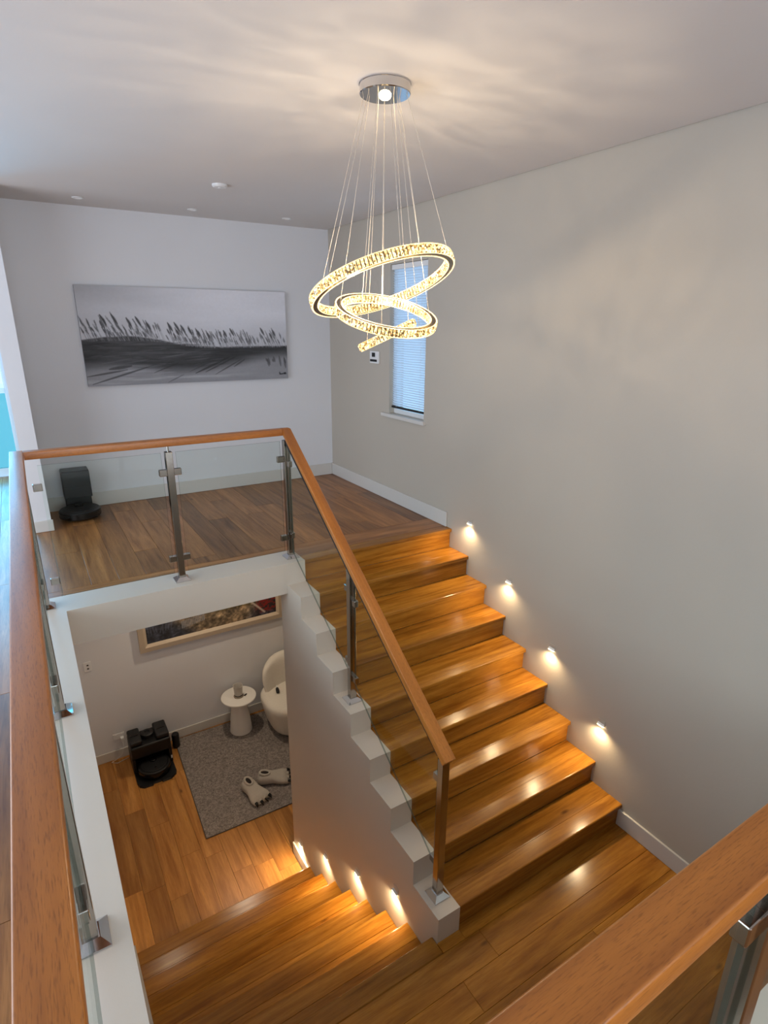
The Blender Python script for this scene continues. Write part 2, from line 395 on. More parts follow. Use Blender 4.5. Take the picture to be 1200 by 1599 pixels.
for k in range(8, 0, -1):
    yn = (8-k)*G_; zt = ZL + (9-k)*R_
    t = tread_boards(None, XSI+0.001, XR-0.001, yn, yn+G_+0.018, zt, M['oak_stair'], 1); child_world(t, su)
    r = board('riser', XSI+0.001, XR-0.001, yn+0.020, yn+0.036, zt-0.033, R_-0.033, M['oak_stair'], None, 'x', 0.0004); child_world(r, su)
t = tread_boards(None, XSI+0.001, XR-0.001, YF, 2.099-0.0, ZU, M['oak_stair'], 1)
child_world(t, su); t.name = 'top_edge'
r = board('riser', XSI+0.001, XR-0.001, YF+0.020, YF+0.029, ZU-0.033, R_-0.033, M['oak_stair'], None, 'x', 0.0004); child_world(r, su)

YL0, GL = 0.047, 0.2488
sl = empty('staircase', (1.28, 0.9, 0.0)); tag(sl, 'lower oak stair flight going down to the hall', 'staircase')
for j in range(0, 8):
    yn = YL0 + j*GL; zt = ZL - j*R_
    back = -0.061 if j == 0 else yn - GL - 0.018
    if j == 0:
        t = board('landing_nosing', XL+0.002, XSO-0.002, back+0.001, yn, zt, 0.032, M['oak_stair'], None, 'x', 0.005)
        child_world(t, sl)
    else:
        t = tread_boards(None, 0.589, XSO-0.002, yn, back, zt, M['oak_stair'], -1); child_world(t, sl)
    r = board('riser', 0.589, XSO-0.002, yn-0.036, yn-0.020, zt-0.033, R_-0.033, M['oak_stair'], None, 'x', 0.0004); child_world(r, sl)

# ------------------------------------------------------------------ baseboards
def bboard(name, x0, x1, y0, y1, z0, h, label):
    return structure(box(name, x0, x1, y0, y1, z0, z0+h, M['trim'], None, 0.004, 2), label, 'baseboard')
bboard('baseboard_right', XR-0.016, XR-0.0005, 2.062, YB-0.001, ZU+0.001, 0.135, 'white baseboard along the grey wall on the upper gallery')
bboard('baseboard_back', 0.571, XR-0.017, YB-0.016, YB-0.0005, ZU+0.001, 0.135, 'white baseboard under the reed painting')
bboard('baseboard_nib', 0.44, 0.583, 3.704, 3.7195, ZU+0.001, 0.10, 'white baseboard around the short wall end')
bboard('baseboard_landing', XR-0.016, XR-0.0005, YN+0.001, 0.018, ZL+0.001, 0.13, 'white baseboard of the half landing beside the first step')
bboard('baseboard_lower', XL+0.001, XR-0.001, YB-0.016, YB-0.0005, 0.001, 0.115, 'white baseboard behind the grey rug in the lower hall')
bboard('baseboard_stringer', XSO-0.017, XSO-0.0005, 1.80, 2.139, 0.001, 0.13, 'short white baseboard lit at the foot of the lower flight')
# sloping skirting along the left side of the lower flight
sk = []
y0s, y1s = 0.0, YL0 + 7*GL + 0.02
sk = [(y0s, ZL-0.25), (y0s, ZL+0.10), (y1s, ZL-0.175*7+0.06), (y1s, 0.002), (y1s-0.15, 0.002)]
structure(prism_x('trim_4', sk, XL+0.0005, 0.588, M['trim']), 'white sloping skirting left of the lower flight', 'skirting')

# ------------------------------------------------------------------ right window
w1 = structure(boxes('window_1', [(XR+0.06, XR+0.11, WY0, WY0+0.04, WZ0, WZ1), (XR+0.06, XR+0.11, WY1-0.04, WY1, WZ0, WZ1),
    (XR+0.06, XR+0.11, WY0+0.04, WY1-0.04, WZ0, WZ0+0.04), (XR+0.06, XR+0.11, WY0+0.04, WY1-0.04, WZ1-0.04, WZ1)], M['white_plastic']), 'narrow white window in the grey wall behind the chandelier', 'window')
box('pane', XR+0.083, XR+0.087, WY0+0.04, WY1-0.04, WZ0+0.04, WZ1-0.04, M['glass'], w1)
cs = box('sill', XR-0.035, XR+0.06, WY0-0.035, WY1+0.10, WZ0-0.035, WZ0-0.0005, M['trim'], w1, 0.005, 2)
slat_m, nt, out = new_mat('translucent_slat')
d_ = N(nt, 'ShaderNodeBsdfDiffuse'); d_.inputs[0].default_value = (0.85, 0.86, 0.88, 1)
t_ = N(nt, 'ShaderNodeBsdfTranslucent'); t_.inputs[0].default_value = (0.80, 0.86, 0.92, 1)
x_ = N(nt, 'ShaderNodeMixShader'); x_.inputs[0].default_value = 0.6
L(nt, d_.outputs[0], x_.inputs[1]); L(nt, t_.outputs[0], x_.inputs[2]); L(nt, x_.outputs[0], out.inputs[0])
bl = empty('venetian_blind', (XR+0.035, 2.765, WZ0)); tag(bl, 'closed white venetian blind glowing with daylight in the narrow window', 'blind')
def at_parent(o, par):
    o.parent = par; o.matrix_parent_inverse = par_inv(par); return o
def par_inv(par):
    return (Matrix.Translation(par.location) @ par.rotation_euler.to_matrix().to_4x4()).inverted()
at_parent(box('headrail', XR+0.012, XR+0.052, WY0+0.008, WY1-0.008, WZ1-0.045, WZ1-0.004, M['white_plastic']), bl)
at_parent(box('bottom_rail', XR+0.022, XR+0.046, WY0+0.012, WY1-0.012, WZ0+0.055, WZ0+0.075, M['black_soft'], None, 0.003), bl)
bm = bmesh.new()
pr = [(-0.0125, -0.001), (0, 0.0012), (0.0125, -0.001), (0.0125, -0.0015), (0, 0.0007), (-0.0125, -0.0015)]
A = [bm.verts.new((x, -0.28, z)) for x, z in pr]; B = [bm.verts.new((x, 0.28, z)) for x, z in pr]
for i in range(6): bm.faces.new((A[i], A[(i+1) % 6], B[(i+1) % 6], B[i]))
bm.faces.new(A[::-1]); bm.faces.new(B)
slat_me = to_mesh(bm, 'slat')
slat_me.materials.append(slat_m)
z = WZ0 + 0.092
while z < WZ1 - 0.05:
    o = bpy.data.objects.new('slat', slat_me); COL.objects.link(o)
    o.location = (XR+0.034, 2.765, z); o.rotation_euler = (0, math.radians(58), 0); at_parent(o, bl)
    z += 0.0215
for yy in (WY0+0.10, WY1-0.10):
    at_parent(tube('ladder_cord', [(XR+0.019, yy, WZ0+0.07), (XR+0.019, yy, WZ1-0.04)], 0.0012, M['white_plastic'], None, 6), bl)

# far left window: clear upper lights over blue tinted lower lights
w2 = structure(boxes('window_2', [(0.365, 0.389, YW+0.03, YW+0.09, ZU+0.001, 5.349), (-1.749, -1.70, YW+0.03, YW+0.09, ZU+0.001, 5.349), (-1.70, 0.365, YW+0.03, YW+0.09, ZU+0.001, ZU+0.09),
    (-1.70, 0.365, YW+0.03, YW+0.09, 5.30, 5.349), (-0.71, -0.66, YW+0.03, YW+0.09, ZU+0.09, 5.30), (-1.70, -0.71, YW+0.02, YW+0.09, 3.925, 3.975), (-0.66, 0.365, YW+0.02, YW+0.09, 3.925, 3.975)], M['white_plastic']), 'bright full height window at the left edge with blue lower panes', 'window')
M['blue_glass'] = glass_mat('blue_tinted_glass', (0.42, 0.68, 0.66, 1), 0.4)
for xa, xb in ((-1.70, -0.71), (-0.66, 0.365)):
    box('pane', xa, xb, YW+0.055, YW+0.06, 3.975, 5.30, M['glass'], w2)
    tag(box('lower_pane', xa, xb, YW+0.055, YW+0.06, ZU+0.09, 3.925, M['blue_glass'], w2), 'blue tinted lower pane')

# ================================================================== BALUSTRADES
def glass_panel(name, poly, axis, c, th, parent):
    """poly of (a,z); axis 'x': panel lies in plane y=c with a=x; axis 'y': plane x=c with a=y"""
    bm = bmesh.new()
    def P(a, z, s):
        return (a, c+s*th/2, z) if axis == 'x' else (c+s*th/2, a, z)
    A = [bm.verts.new(P(a, z, -1)) for a, z in poly]; B = [bm.verts.new(P(a, z, 1)) for a, z in poly]
    f1 = bm.faces.new(A); f2 = bm.faces.new(B[::-1]); f1.material_index = f2.material_index = 0
    n = len(poly)
    for i in range(n):
        f = bm.faces.new((A[i], B[i], B[(i+1) % n], A[(i+1) % n])); f.material_index = 1
    bmesh.ops.recalc_face_normals(bm, faces=bm.faces)
    me = bpy.data.meshes.new(name); bm.to_mesh(me); bm.free()
    me.materials.append(M['glass']); me.materials.append(M['glass_edge'])
    o = link(name, me); return at_parent(o, parent)

PW = 0.046
def post(parent, x, y, z0, ztop, zrail, clamps, slot=None):
    """steel post with pyramid base, spigot and glass clamps; clamps = list of (dx, dy, z)"""
    o = cbox('post', x, y, (z0+ztop)/2+0.006, PW, PW, ztop-z0-0.012, M['steel'], None, 0.003, 2); at_parent(o, parent)
    bm = bmesh.new(); b0, b1 = 0.052, 0.027
    pr = [(b0, z0+0.0005), (b0, z0+0.006), (b1, z0+0.026), (PW/2-0.004, z0+0.026)]
    rings = [[bm.verts.new((x+sx*r, y+sy*r, zz)) for sx, sy in ((-1,-1),(1,-1),(1,1),(-1,1))] for r, zz in pr]
    for A, B in zip(rings[:-1], rings[1:]):
        for i in range(4): bm.faces.new((A[i], A[(i+1) % 4], B[(i+1) % 4], B[i]))
    bm.faces.new(rings[0][::-1]); bm.faces.new(rings[-1])
    bp = link('base_plate', to_mesh(bm, 'base_plate'), M['chrome'])
    bp.parent = o; bp.matrix_parent_inverse = par_inv_chain(o)
    if zrail - ztop > 0.012:
        s = lathe('spigot', [(0, ztop-0.004), (0.007, ztop-0.004), (0.007, zrail+0.002), (0, zrail+0.002)], M['steel'], None, 12, (x, y))
        s.parent = o; s.matrix_parent_inverse = par_inv_chain(o)
    for dx, dy, zz in clamps:
        cx, cy = x+dx*0.046, y+dy*0.046
        sx = 0.050 if dx else 0.028; sy = 0.050 if dy else 0.028
        c = cbox('clamp', cx, cy, zz, sx, sy, 0.044, M['steel'], None, 0.003, 2)
        c.parent = o; c.matrix_parent_inverse = par_inv_chain(o)
    return o
def par_inv_chain(o):
    mm = Matrix.Identity(4); chain = []
    p = o
    while p: chain.append(p); p = p.parent
    for q in reversed(chain):
        loc = Matrix.Translation(q.location) @ q.rotation_euler.to_matrix().to_4x4()
        mm = mm @ q.matrix_parent_inverse @ loc
    return mm.inverted()
def rail_bar(name, p0, p1, w, h, mat, parent, bev=0.005, origin_top=True, cut0=None, cut1=None):
    """handrail bar whose top centreline runs p0->p1; local X along the bar so the grain follows it"""
    p0, p1 = Vector(p0), Vector(p1); d = p1-p0; ln = d.length
    bm = bmesh.new(); bm_box(bm, 0, ln, -w/2, w/2, -h, 0)
    bmesh.ops.recalc_face_normals(bm, faces=bm.faces)
    ed = [e for e in bm.edges if abs(e.verts[0].co.x - e.verts[1].co.x) > 1e-4]
    bmesh.ops.bevel(bm, geom=ed, offset=bev, segments=4, affect='EDGES', profile=0.5)
    if cut0 or cut1:
        for v in bm.verts:
            if cut0 and v.co.x < 1e-4: v.co.x += cut0(v.co.y, v.co.z)
            if cut1 and v.co.x > ln-1e-4: v.co.x += cut1(v.co.y, v.co.z)
    me = to_mesh(bm, name, True); sharp(me, 0.7)
    o = link(name, me, mat)
    xa = d.normalized(); ya = Vector((0, 0, 1)).cross(xa).normalized(); za = xa.cross(ya)
    mw = Matrix((xa, ya, za)).transposed().to_4x4(); mw.translation = p0
    o.parent = parent; o.matrix_parent_inverse = Matrix.Identity(4)
    o.matrix_basis = par_inv(parent) @ mw
    return o
RW, RH = 0.069, 0.046
XRL = 0.4445; YRG = 2.11; XRS = 2.11; YRN = -1.535
PT = ZU + 0.915   # post tops
CT, CB = 3.752, 3.142
GT, GBt = 3.885, 3.035

# left run
bL = empty('glass_balustrade', (XRL, 0.3, ZU)); tag(bL, 'long oak handrail and glass balustrade running up the left edge', 'balustrade')
rail_bar('handrail', (XRL, YRN+RW/2, RAIL), (XRL, YRG+RW/2, RAIL), RW, RH, M['oak_rail'], bL)
ys = [YRG, 0.888, -0.325]
post(bL, XRL-0.001, YRG-0.002, ZU, PT, RAIL-RH, [(0, -1, CT), (0, -1, CB)])
for y in ys[1:]: post(bL, XRL-0.001, y, ZU, PT, RAIL-RH, [(0, 1, CT), (0, -1, CT), (0, 1, CB), (0, -1, CB)])
for a, b in ((0.888, YRG), (-0.325, 0.888), (-1.44, -0.325)):
    glass_panel('glass_panel', [(a+0.047, GBt), (b-0.047, GBt), (b-0.047, GT), (a+0.047, GT)], 'y', XRL-0.001, 0.010, bL)
# gallery run
bG = empty('glass_balustrade', (1.28, YRG, ZU)); tag(bG, 'short oak handrail and glass balustrade along the far gallery edge', 'balustrade')
rail_bar('handrail', (XRL+RW/2+0.001, YRG, RAIL), (XRS-RW/2-0.001, YRG, RAIL), RW, RH, M['oak_rail'], bG)
post(bG, 1.285, YRG, ZU, PT, RAIL-RH, [(1, 0, CT), (-1, 0, CT), (1, 0, CB), (-1, 0, CB)])
for a, b in ((XRL+0.045, 1.285), (1.285, XRS)):
    glass_panel('glass_panel', [(a+0.047, GBt), (b-0.047, GBt), (b-0.047, GT), (a+0.047, GT)], 'x', YRG, 0.010, bG)
for zz in (CT, CB): at_parent(cbox('end_clamp', XRL+0.075, YRG, zz, 0.05, 0.028, 0.044, M['steel'], None, 0.003), bG); at_parent(cbox('end_clamp', XRS-0.0495, YRG, zz, 0.05, 0.028, 0.044, M['steel'], None, 0.003), bG)
# stair run
bS = empty('glass_balustrade', (XRS, 1.1, ZL+R_)); tag(bS, 'sloping oak handrail and glass balustrade on the stepped wall', 'balustrade')
SL = R_/G_
def zr(y): return RAIL + 0.0 - SL*(YRG - 0.02 - y)
ca = math.atan(SL)
hv = RH/math.cos(ca); ye = 0.075; dxe = RH*math.sin(ca); yk = YRG-0.02
yk2 = yk - (hv-RH)/SL
sp_ = [(YRG+RW/2, RAIL), (yk, RAIL), (ye, zr(ye)), (ye+dxe, zr(ye+dxe)-hv), (yk2, RAIL-RH), (YRG+RW/2, RAIL-RH)]
bm = bmesh.new(); A = [bm.verts.new((XRS-RW/2, y, z)) for y, z in sp_]; B = [bm.verts.new((XRS+RW/2, y, z)) for y, z in sp_]
bm.faces.new(A); bm.faces.new(B[::-1])
for i in range(6): bm.faces.new((A[i], B[i], B[(i+1) % 6], A[(i+1) % 6]))
bmesh.ops.recalc_face_normals(bm, faces=bm.faces)
ed = [e for e in bm.edges if abs(e.verts[0].co.x-e.verts[1].co.x) < 1e-5 or e.verts[0].co.y > YRG+RW/2-1e-4 and e.verts[1].co.y > YRG+RW/2-1e-4]
bmesh.ops.bevel(bm, geom=ed, offset=0.005, segments=3, affect='EDGES', profile=0.5)
xa = Vector((0, math.cos(ca), math.sin(ca))); ya = Vector((0, 0, 1)).cross(xa).normalized(); za = xa.cross(ya)
mw = Matrix((xa, ya, za)).transposed().to_4x4(); mw.translation = Vector((XRS, ye, zr(ye)))
bm.transform(mw.inverted())
me = to_mesh(bm, 'handrail', True); sharp(me, 0.6)
hr = link('handrail', me, M['oak_rail']); hr.parent = bS; hr.matrix_basis = par_inv(bS) @ mw
post(bS, XRS, YRG, ZU, PT, RAIL-RH, [(0, -1, CT-0.03), (0, -1, CB+0.03)])
post(bS, XRS, 1.136, ZL+5*R_, zr(1.136)-0.072, zr(1.136)-0.056, [(0, 1, 3.09), (0, -1, 3.02), (0, 1, 2.56), (0, -1, 2.46)])
post(bS, XRS, 0.13, ZL+R_, zr(0.13)-0.072, zr(0.13)-0.056, [(0, 1, 2.38), (0, 1, 1.80)])
g0, g1 = 0.16, YRG-0.05
gp = [(g0, zr(g0)-hv+0.001), (g1, zr(g1)-hv+0.001), (g1, zr(g1)-hv-0.026), (g0, zr(g0)-hv-0.026)]
at_parent(prism_x('under_rail_strip', gp, XRS-0.024, XRS+0.024, M['rail_strip']), bS)  # dark strip following the underside of the sloping rail
def gb(y): return ZU + SL*(y-YF) + 0.075
for a, b in ((1.136+0.047, YRG-0.047), (0.13+0.047, 1.136-0.047)):
    glass_panel('glass_panel', [(a, gb(a)), (b, min(gb(b), ZU+0.06)), (b, zr(b)-0.066), (a, zr(a)-0.066)], 'y', XRS, 0.010, bS)
# near run
bN = empty('glass_balustrade', (1.43, YRN, ZU)); tag(bN, 'close oak handrail crossing the bottom right corner', 'balustrade')
rail_bar('handrail', (XRL+RW/2+0.001, YRN, RAIL), (XR-0.002, YRN, RAIL), RW, RH, M['oak_rail'], bN)
for px in (1.428, 2.62): post(bN, px, YRN, ZU, PT, RAIL-RH, [(1, 0, CT+0.03), (-1, 0, CT+0.03), (1, 0, CB), (-1, 0, CB)])
for a, b in ((XRL+0.045, 1.428), (1.428, 2.62), (2.62, XR)):
    glass_panel('glass_panel', [(a+0.047, GBt), (b-0.047, GBt), (b-0.047, GT), (a+0.047, GT)], 'x', YRN, 0.010, bN)

# ================================================================== CHANDELIER
crys_m, nt, out = new_mat('lit_crystal')
tc = N(nt, 'ShaderNodeTexCoord'); vo = N(nt, 'ShaderNodeTexVoronoi'); vo.inputs['Scale'].default_value = 130
L(nt, tc.outputs['Object'], vo.inputs['Vector'])
mr = N(nt, 'ShaderNodeMapRange'); mr.inputs['From Min'].default_value = 0.15; mr.inputs['From Max'].default_value = 0.75; mr.inputs['To Min'].default_value = 0.12; mr.inputs['To Max'].default_value = 2.6  # facet sparkle painted as random cells of stronger and weaker emission
sp = N(nt, 'ShaderNodeSeparateColor'); L(nt, vo.outputs['Color'], sp.inputs[0]); L(nt, sp.outputs[0], mr.inputs['Value'])
cm = N(nt, 'ShaderNodeMix', data_type='RGBA'); cm.inputs[6].default_value = (1.0, 0.50, 0.10, 1); cm.inputs[7].default_value = (1.0, 0.78, 0.40, 1)
L(nt, sp.outputs[0], cm.inputs[0])
b = N(nt, 'ShaderNodeBsdfPrincipled'); b.inputs['Roughness'].default_value = 0.08; b.inputs['Base Color'].default_value = (0.16, 0.11, 0.05, 1)
L(nt, cm.outputs[2], b.inputs['Emission Color']); L(nt, mr.outputs[0], b.inputs['Emission Strength'])
L(nt, b.outputs[0], out.inputs[0])
M['crystal'] = crys_m
M['led'] = plain('warm_led_strip', (1, 0.8, 0.5, 1), 0.4, emit=(1.0, 0.66, 0.26, 1), estr=2.2)
M['bulb'] = plain('warm_bulb', (1, 0.9, 0.7, 1), 0.3, emit=(1.0, 0.76, 0.42, 1), estr=26.0)
M['cable'] = plain('clear_cable', srgb(205, 196, 184), 0.35)
M['ringsteel'] = plain('ring_steel', srgb(150, 138, 116), 0.2, 1.0)

CX, CY = 2.036, 0.648
ch = empty('chandelier', (CX, CY, ZC)); tag(ch, 'crystal chandelier with three glowing rings hanging from the ceiling', 'chandelier')
CR, CH_ = 0.108, 0.04
can = lathe('canopy', [(0, ZC-0.0005), (CR+0.002, ZC-0.0005), (CR+0.002, ZC-0.004), (CR, ZC-0.005), (CR, ZC-CH_+0.003), (CR-0.003, ZC-CH_), (0, ZC-CH_)], M['chrome'], None, 64, (CX, CY))
at_parent(can, ch)
blb = lathe('bulb', [(0, ZC-CH_-0.0005), (0.026, ZC-CH_-0.0005), (0.026, ZC-CH_-0.006), (0.018, ZC-CH_-0.014), (0, ZC-CH_-0.016)], M['bulb'], None, 24, (CX, CY)); at_parent(blb, ch)
def ring(c, n, D, H, cw, cabs, rot):
    n = Vector(n).normalized(); u = n.cross(Vector((0, 1, 0))).normalized(); w = n.cross(u)
    mw = Matrix((u, w, n)).transposed().to_4x4(); mw.translation = Vector(c)
    Ro, Ri = D/2-0.009, D/2-0.030
    seg = 128
    bm = bmesh.new()
    prof_ = [(Ro, -H/2), (Ro, H/2), (Ri, H/2), (Ri, -H/2)]
    rg = [[bm.verts.new((r*math.cos(2*PI*i/seg), r*math.sin(2*PI*i/seg), z)) for i in range(seg)] for r, z in prof_]
    for k in range(4):
        A, B = rg[k], rg[(k+1) % 4]
        for i in range(seg): bm.faces.new((A[i], A[(i+1) % seg], B[(i+1) % seg], B[i]))
    me = to_mesh(bm, 'ring', True); sharp(me)
    o = link('ring', me, M['ringsteel']); o.parent = ch; o.matrix_basis = par_inv(ch) @ mw
    for nm, r, s in (('outer_crystals', Ro, 1), ('inner_crystals', Ri, -1)):
        bm = bmesh.new(); cnt = int(2*PI*r/cw)
        for i in range(cnt):
            th = 2*PI*i/cnt; hw = cw*0.37; e = Vector((math.cos(th), math.sin(th), 0)); tn = Vector((-math.sin(th), math.cos(th), 0))
            base = e*(r+s*0.0008); dz = Vector((0, 0, H/2*1.04))
            cs_ = [base-tn*hw-dz, base+tn*hw-dz, base+tn*hw+dz, base-tn*hw+dz]
            tp = e*(r+s*0.009)
            ts = [tp-tn*hw*0.45-dz*0.62, tp+tn*hw*0.45-dz*0.62, tp+tn*hw*0.45+dz*0.62, tp-tn*hw*0.45+dz*0.62]
            a = [bm.verts.new(p) for p in cs_]; b2 = [bm.verts.new(p) for p in ts]
            bm.faces.new(a); bm.faces.new(b2)
            for k in range(4): bm.faces.new((a[k], a[(k+1) % 4], b2[(k+1) % 4], b2[k]))
        co = link(nm, to_mesh(bm, nm), M['crystal']); co.parent = o; co['kind'] = 'stuff'
        # thin glowing rims above and below the crystals
        bm = bmesh.new()
        for zz in (-H/2-0.0012, H/2+0.0012):
            ra, rb = r, r+s*0.006
            A = [bm.verts.new((ra*math.cos(2*PI*i/seg), ra*math.sin(2*PI*i/seg), zz)) for i in range(seg)]
            B = [bm.verts.new((rb*math.cos(2*PI*i/seg), rb*math.sin(2*PI*i/seg), zz)) for i in range(seg)]
            C = [bm.verts.new((ra*math.cos(2*PI*i/seg), ra*math.sin(2*PI*i/seg), zz*0.97)) for i in range(seg)]
            for i in range(seg):
                j = (i+1) % seg
                bm.faces.new((A[i], A[j], B[j], B[i])); bm.faces.new((B[i], B[j], C[j], C[i])); bm.faces.new((C[i], C[j], A[j], A[i]))
        lo = link('light_rim', to_mesh(bm, 'light_rim'), M['led']); lo.parent = o
    for k in range(cabs):
        th = rot + 2*PI*k/cabs
        pt = mw @ Vector(((Ro+Ri)/2*math.cos(th), (Ro+Ri)/2*math.sin(th), H/2))
        dd = Vector((pt.x-CX, pt.y-CY, 0)).normalized() * (CR*(0.86 if D > 0.6 else 0.62 if D > 0.4 else 0.36))
        cbl = tube('suspension_cable', [(CX+dd.x, CY+dd.y, ZC-CH_), tuple(pt)], 0.0011, M['cable'], None, 6); at_parent(cbl, ch)
# point lamps added for the rings' light; noise paints the soft crystal-like patches
for lx, ly, lz, pw_, ns_ in [(1.86, 0.56, 4.80, 8.2, 3.3), (2.2, 0.72, 4.82, 8.2, 21.0), (2.03, 0.62, 4.62, 2.5, 13.0)]:
    d = bpy.data.lights.new('chandelier_lamp', 'POINT'); d.energy = pw_; d.color = (1.0, 0.80, 0.55); d.shadow_soft_size = 0.02
    d.use_nodes = True; nt = d.node_tree; em = nt.nodes['Emission']
    tc = N(nt, 'ShaderNodeTexCoord'); mp = N(nt, 'ShaderNodeMapping'); mp.inputs['Location'].default_value = (ns_, ns_*0.7, 0); mp.inputs['Scale'].default_value = (1.5, 3.4, 2.2); mp.inputs['Rotation'].default_value = (0, 0, -0.55)
    nz = N(nt, 'ShaderNodeTexNoise'); nz.inputs['Scale'].default_value = 1.7; nz.inputs['Detail'].default_value = 4; nz.inputs['Roughness'].default_value = 0.55; nz.inputs['Distortion'].default_value = 0.8
    mg = N(nt, 'ShaderNodeMapRange'); mg.inputs['From Min'].default_value = 0.32; mg.inputs['From Max'].default_value = 0.68; mg.inputs['To Min'].default_value = 0.45; mg.inputs['To Max'].default_value = 1.55
    L(nt, tc.outputs['Normal'], mp.inputs['Vector']); L(nt, mp.outputs[0], nz.inputs['Vector']); L(nt, nz.outputs['Fac'], mg.inputs['Value']); L(nt, mg.outputs[0], em.inputs['Strength'])
    lo = bpy.data.objects.new('chandelier_lamp', d); COL.objects.link(lo); lo.parent = ch; lo.location = (lx-CX, ly-CY, lz-ZC)
ring((2.028, 0.652, 4.866), (-0.14, 0.377, 1), 0.69, 0.040, 0.0165, 6, 0.3)
ring((2.047, 0.643, 4.732), (-0.018, -0.377, 1), 0.49, 0.036, 0.0165, 5, 0.5)
ring((2.051, 0.638, 4.640), (-0.3514, 0.2322, 0.907), 0.295, 0.034, 0.0165, 3, 0.9)

# ================================================================== STEP LIGHTS
M['lens'] = plain('step_light_lens', (1, 0.85, 0.6, 1), 0.3, emit=(1.0, 0.80, 0.48, 1), estr=22.0)
def step_light(y, z, side, label, group, power):
    """side -1: on the right wall facing -x; side +1 facing -x on stringer outer face as well"""
    xf = XR if side == 'wall' else XSO
    o = empty('step_light', (xf, y, z)); tag(o, label, 'wall light', group)
    at_parent(cbox('face_plate', xf-0.0025, y, z+0.018, 0.004, 0.056, 0.044, M['wall_grey'] if side == 'wall' else M['curb'], None, 0.0015), o)
    at_parent(prism_x_y('hood', [(xf-0.005, z+0.014), (xf-0.016, z+0.003), (xf-0.016, z), (xf-0.005, z)], y-0.026, y+0.026, M['white_plastic']), o)
    at_parent(box('lens', xf-0.0155, xf-0.0055, y-0.024, y+0.024, z-0.004, z-0.0008, M['lens']), o)
    d = bpy.data.lights.new('step_lamp', 'SPOT'); d.energy = power; d.color = (1.0, 0.74, 0.42); d.spot_size = math.radians(165); d.spot_blend = 0.9; d.shadow_soft_size = 0.012
    lo = bpy.data.objects.new('step_lamp', d); COL.objects.link(lo)
    lo.parent = o; lo.location = (-0.032, 0, -0.010)
    lo.rotation_euler = Vector((-0.55, 0, -1.0)).to_track_quat('-Z', 'Y').to_euler()
def prism_x_y(name, prof, y0, y1, mat):
    bm = bmesh.new()
    a = [bm.verts.new((x, y0, z)) for x, z in prof]; b = [bm.verts.new((x, y1, z)) for x, z in prof]
    bm.faces.new(a); bm.faces.new(b[::-1]); n = len(prof)
    for i in range(n): bm.faces.new((a[i], b[i], b[(i+1) % n], a[(i+1) % n]))
    return link(name, to_mesh(bm, name), mat)
lab = ['topmost step light on the grey wall near the upper gallery', 'second highest step light on the grey wall', 'third highest step light on the grey wall', 'lowest step light on the grey wall']
for i, (y, z) in enumerate([(1.747, 3.095), (1.240, 2.755), (0.744, 2.405), (0.249, 2.066)]):
    step_light(y, z, 'wall', lab[i], 'step lights on the grey wall', 11.0)
lab = ['step light on the stringer wall nearest the half landing', 'second step light down the stringer wall', 'third step light down the stringer wall', 'step light at the foot of the lower flight by the baseboard']
for i, (y, z) in enumerate([(0.425, 1.335), (0.915, 0.985), (1.437, 0.628), (1.965, 0.262)]):
    step_light(y, z, 'stringer', lab[i], 'step lights on the stringer wall', 11.0)

# ================================================================== CEILING FITTINGS
M['can'] = plain('downlight_glass', srgb(240, 240, 240), 0.3)
for (x, y), lb in zip([(1.165, 3.935), (2.075, 3.94), (2.952, 3.905)], ['leftmost recessed ceiling downlight above the reed painting', 'middle recessed ceiling downlight above the reed painting', 'rightmost recessed ceiling downlight near the room corner']):
    o = empty('downlight', (x, y, ZC)); tag(o, lb, 'downlight', 'recessed downlights')
    at_parent(lathe('trim_ring', [(0.030, ZC-0.001), (0.045, ZC-0.001), (0.043, ZC-0.006), (0.032, ZC-0.007), (0.030, ZC-0.003)], M['white_plastic'], None, 32, (x, y)), o)
    at_parent(lathe('lamp_lens', [(0, ZC-0.0035), (0.030, ZC-0.003), (0.0, ZC-0.001)], M['can'], None, 24, (x, y)), o)
x, y = 1.995, 2.855
o = empty('smoke_alarm', (x, y, ZC)); tag(o, 'flat round smoke alarm on the ceiling', 'smoke alarm')
at_parent(lathe('body', [(0, ZC-0.0005), (0.055, ZC-0.0005), (0.055, ZC-0.012), (0.045, ZC-0.02), (0, ZC-0.021)], M['white_plastic'], None, 32, (x, y)), o)
at_parent(lathe('button', [(0, ZC-0.0212), (0.014, ZC-0.0212), (0.012, ZC-0.024), (0, ZC-0.0245)], M['white_plastic'], None, 16, (x, y)), o)

# warm downlights of the lower hall (set in its ceiling, under the gallery)
for (x, y), lb in zip([(1.95, 3.82), (0.95, 3.2), (3.1, 3.3)], ['warm ceiling downlight of the lower hall in front of the framed picture', 'warm ceiling downlight of the lower hall close to the left wall', 'warm ceiling downlight of the lower hall by the right wall']):
    o = empty('downlight', (x, y, ZB)); tag(o, lb, 'downlight', 'hall downlights')
    at_parent(lathe('trim_ring', [(0.030, ZB-0.001), (0.045, ZB-0.001), (0.043, ZB-0.006), (0.032, ZB-0.007), (0.030, ZB-0.003)], M['white_plastic'], None, 24, (x, y)), o)
    d = bpy.data.lights.new('hall_lamp', 'SPOT'); d.energy = 46 if y > 3.5 else 15; d.color = (1.0, 0.82, 0.60); d.spot_size = math.radians(130); d.spot_blend = 0.8; d.shadow_soft_size = 0.035
    lo = bpy.data.objects.new('hall_lamp', d); COL.objects.link(lo); lo.parent = o; lo.location = (0, 0, -0.02)

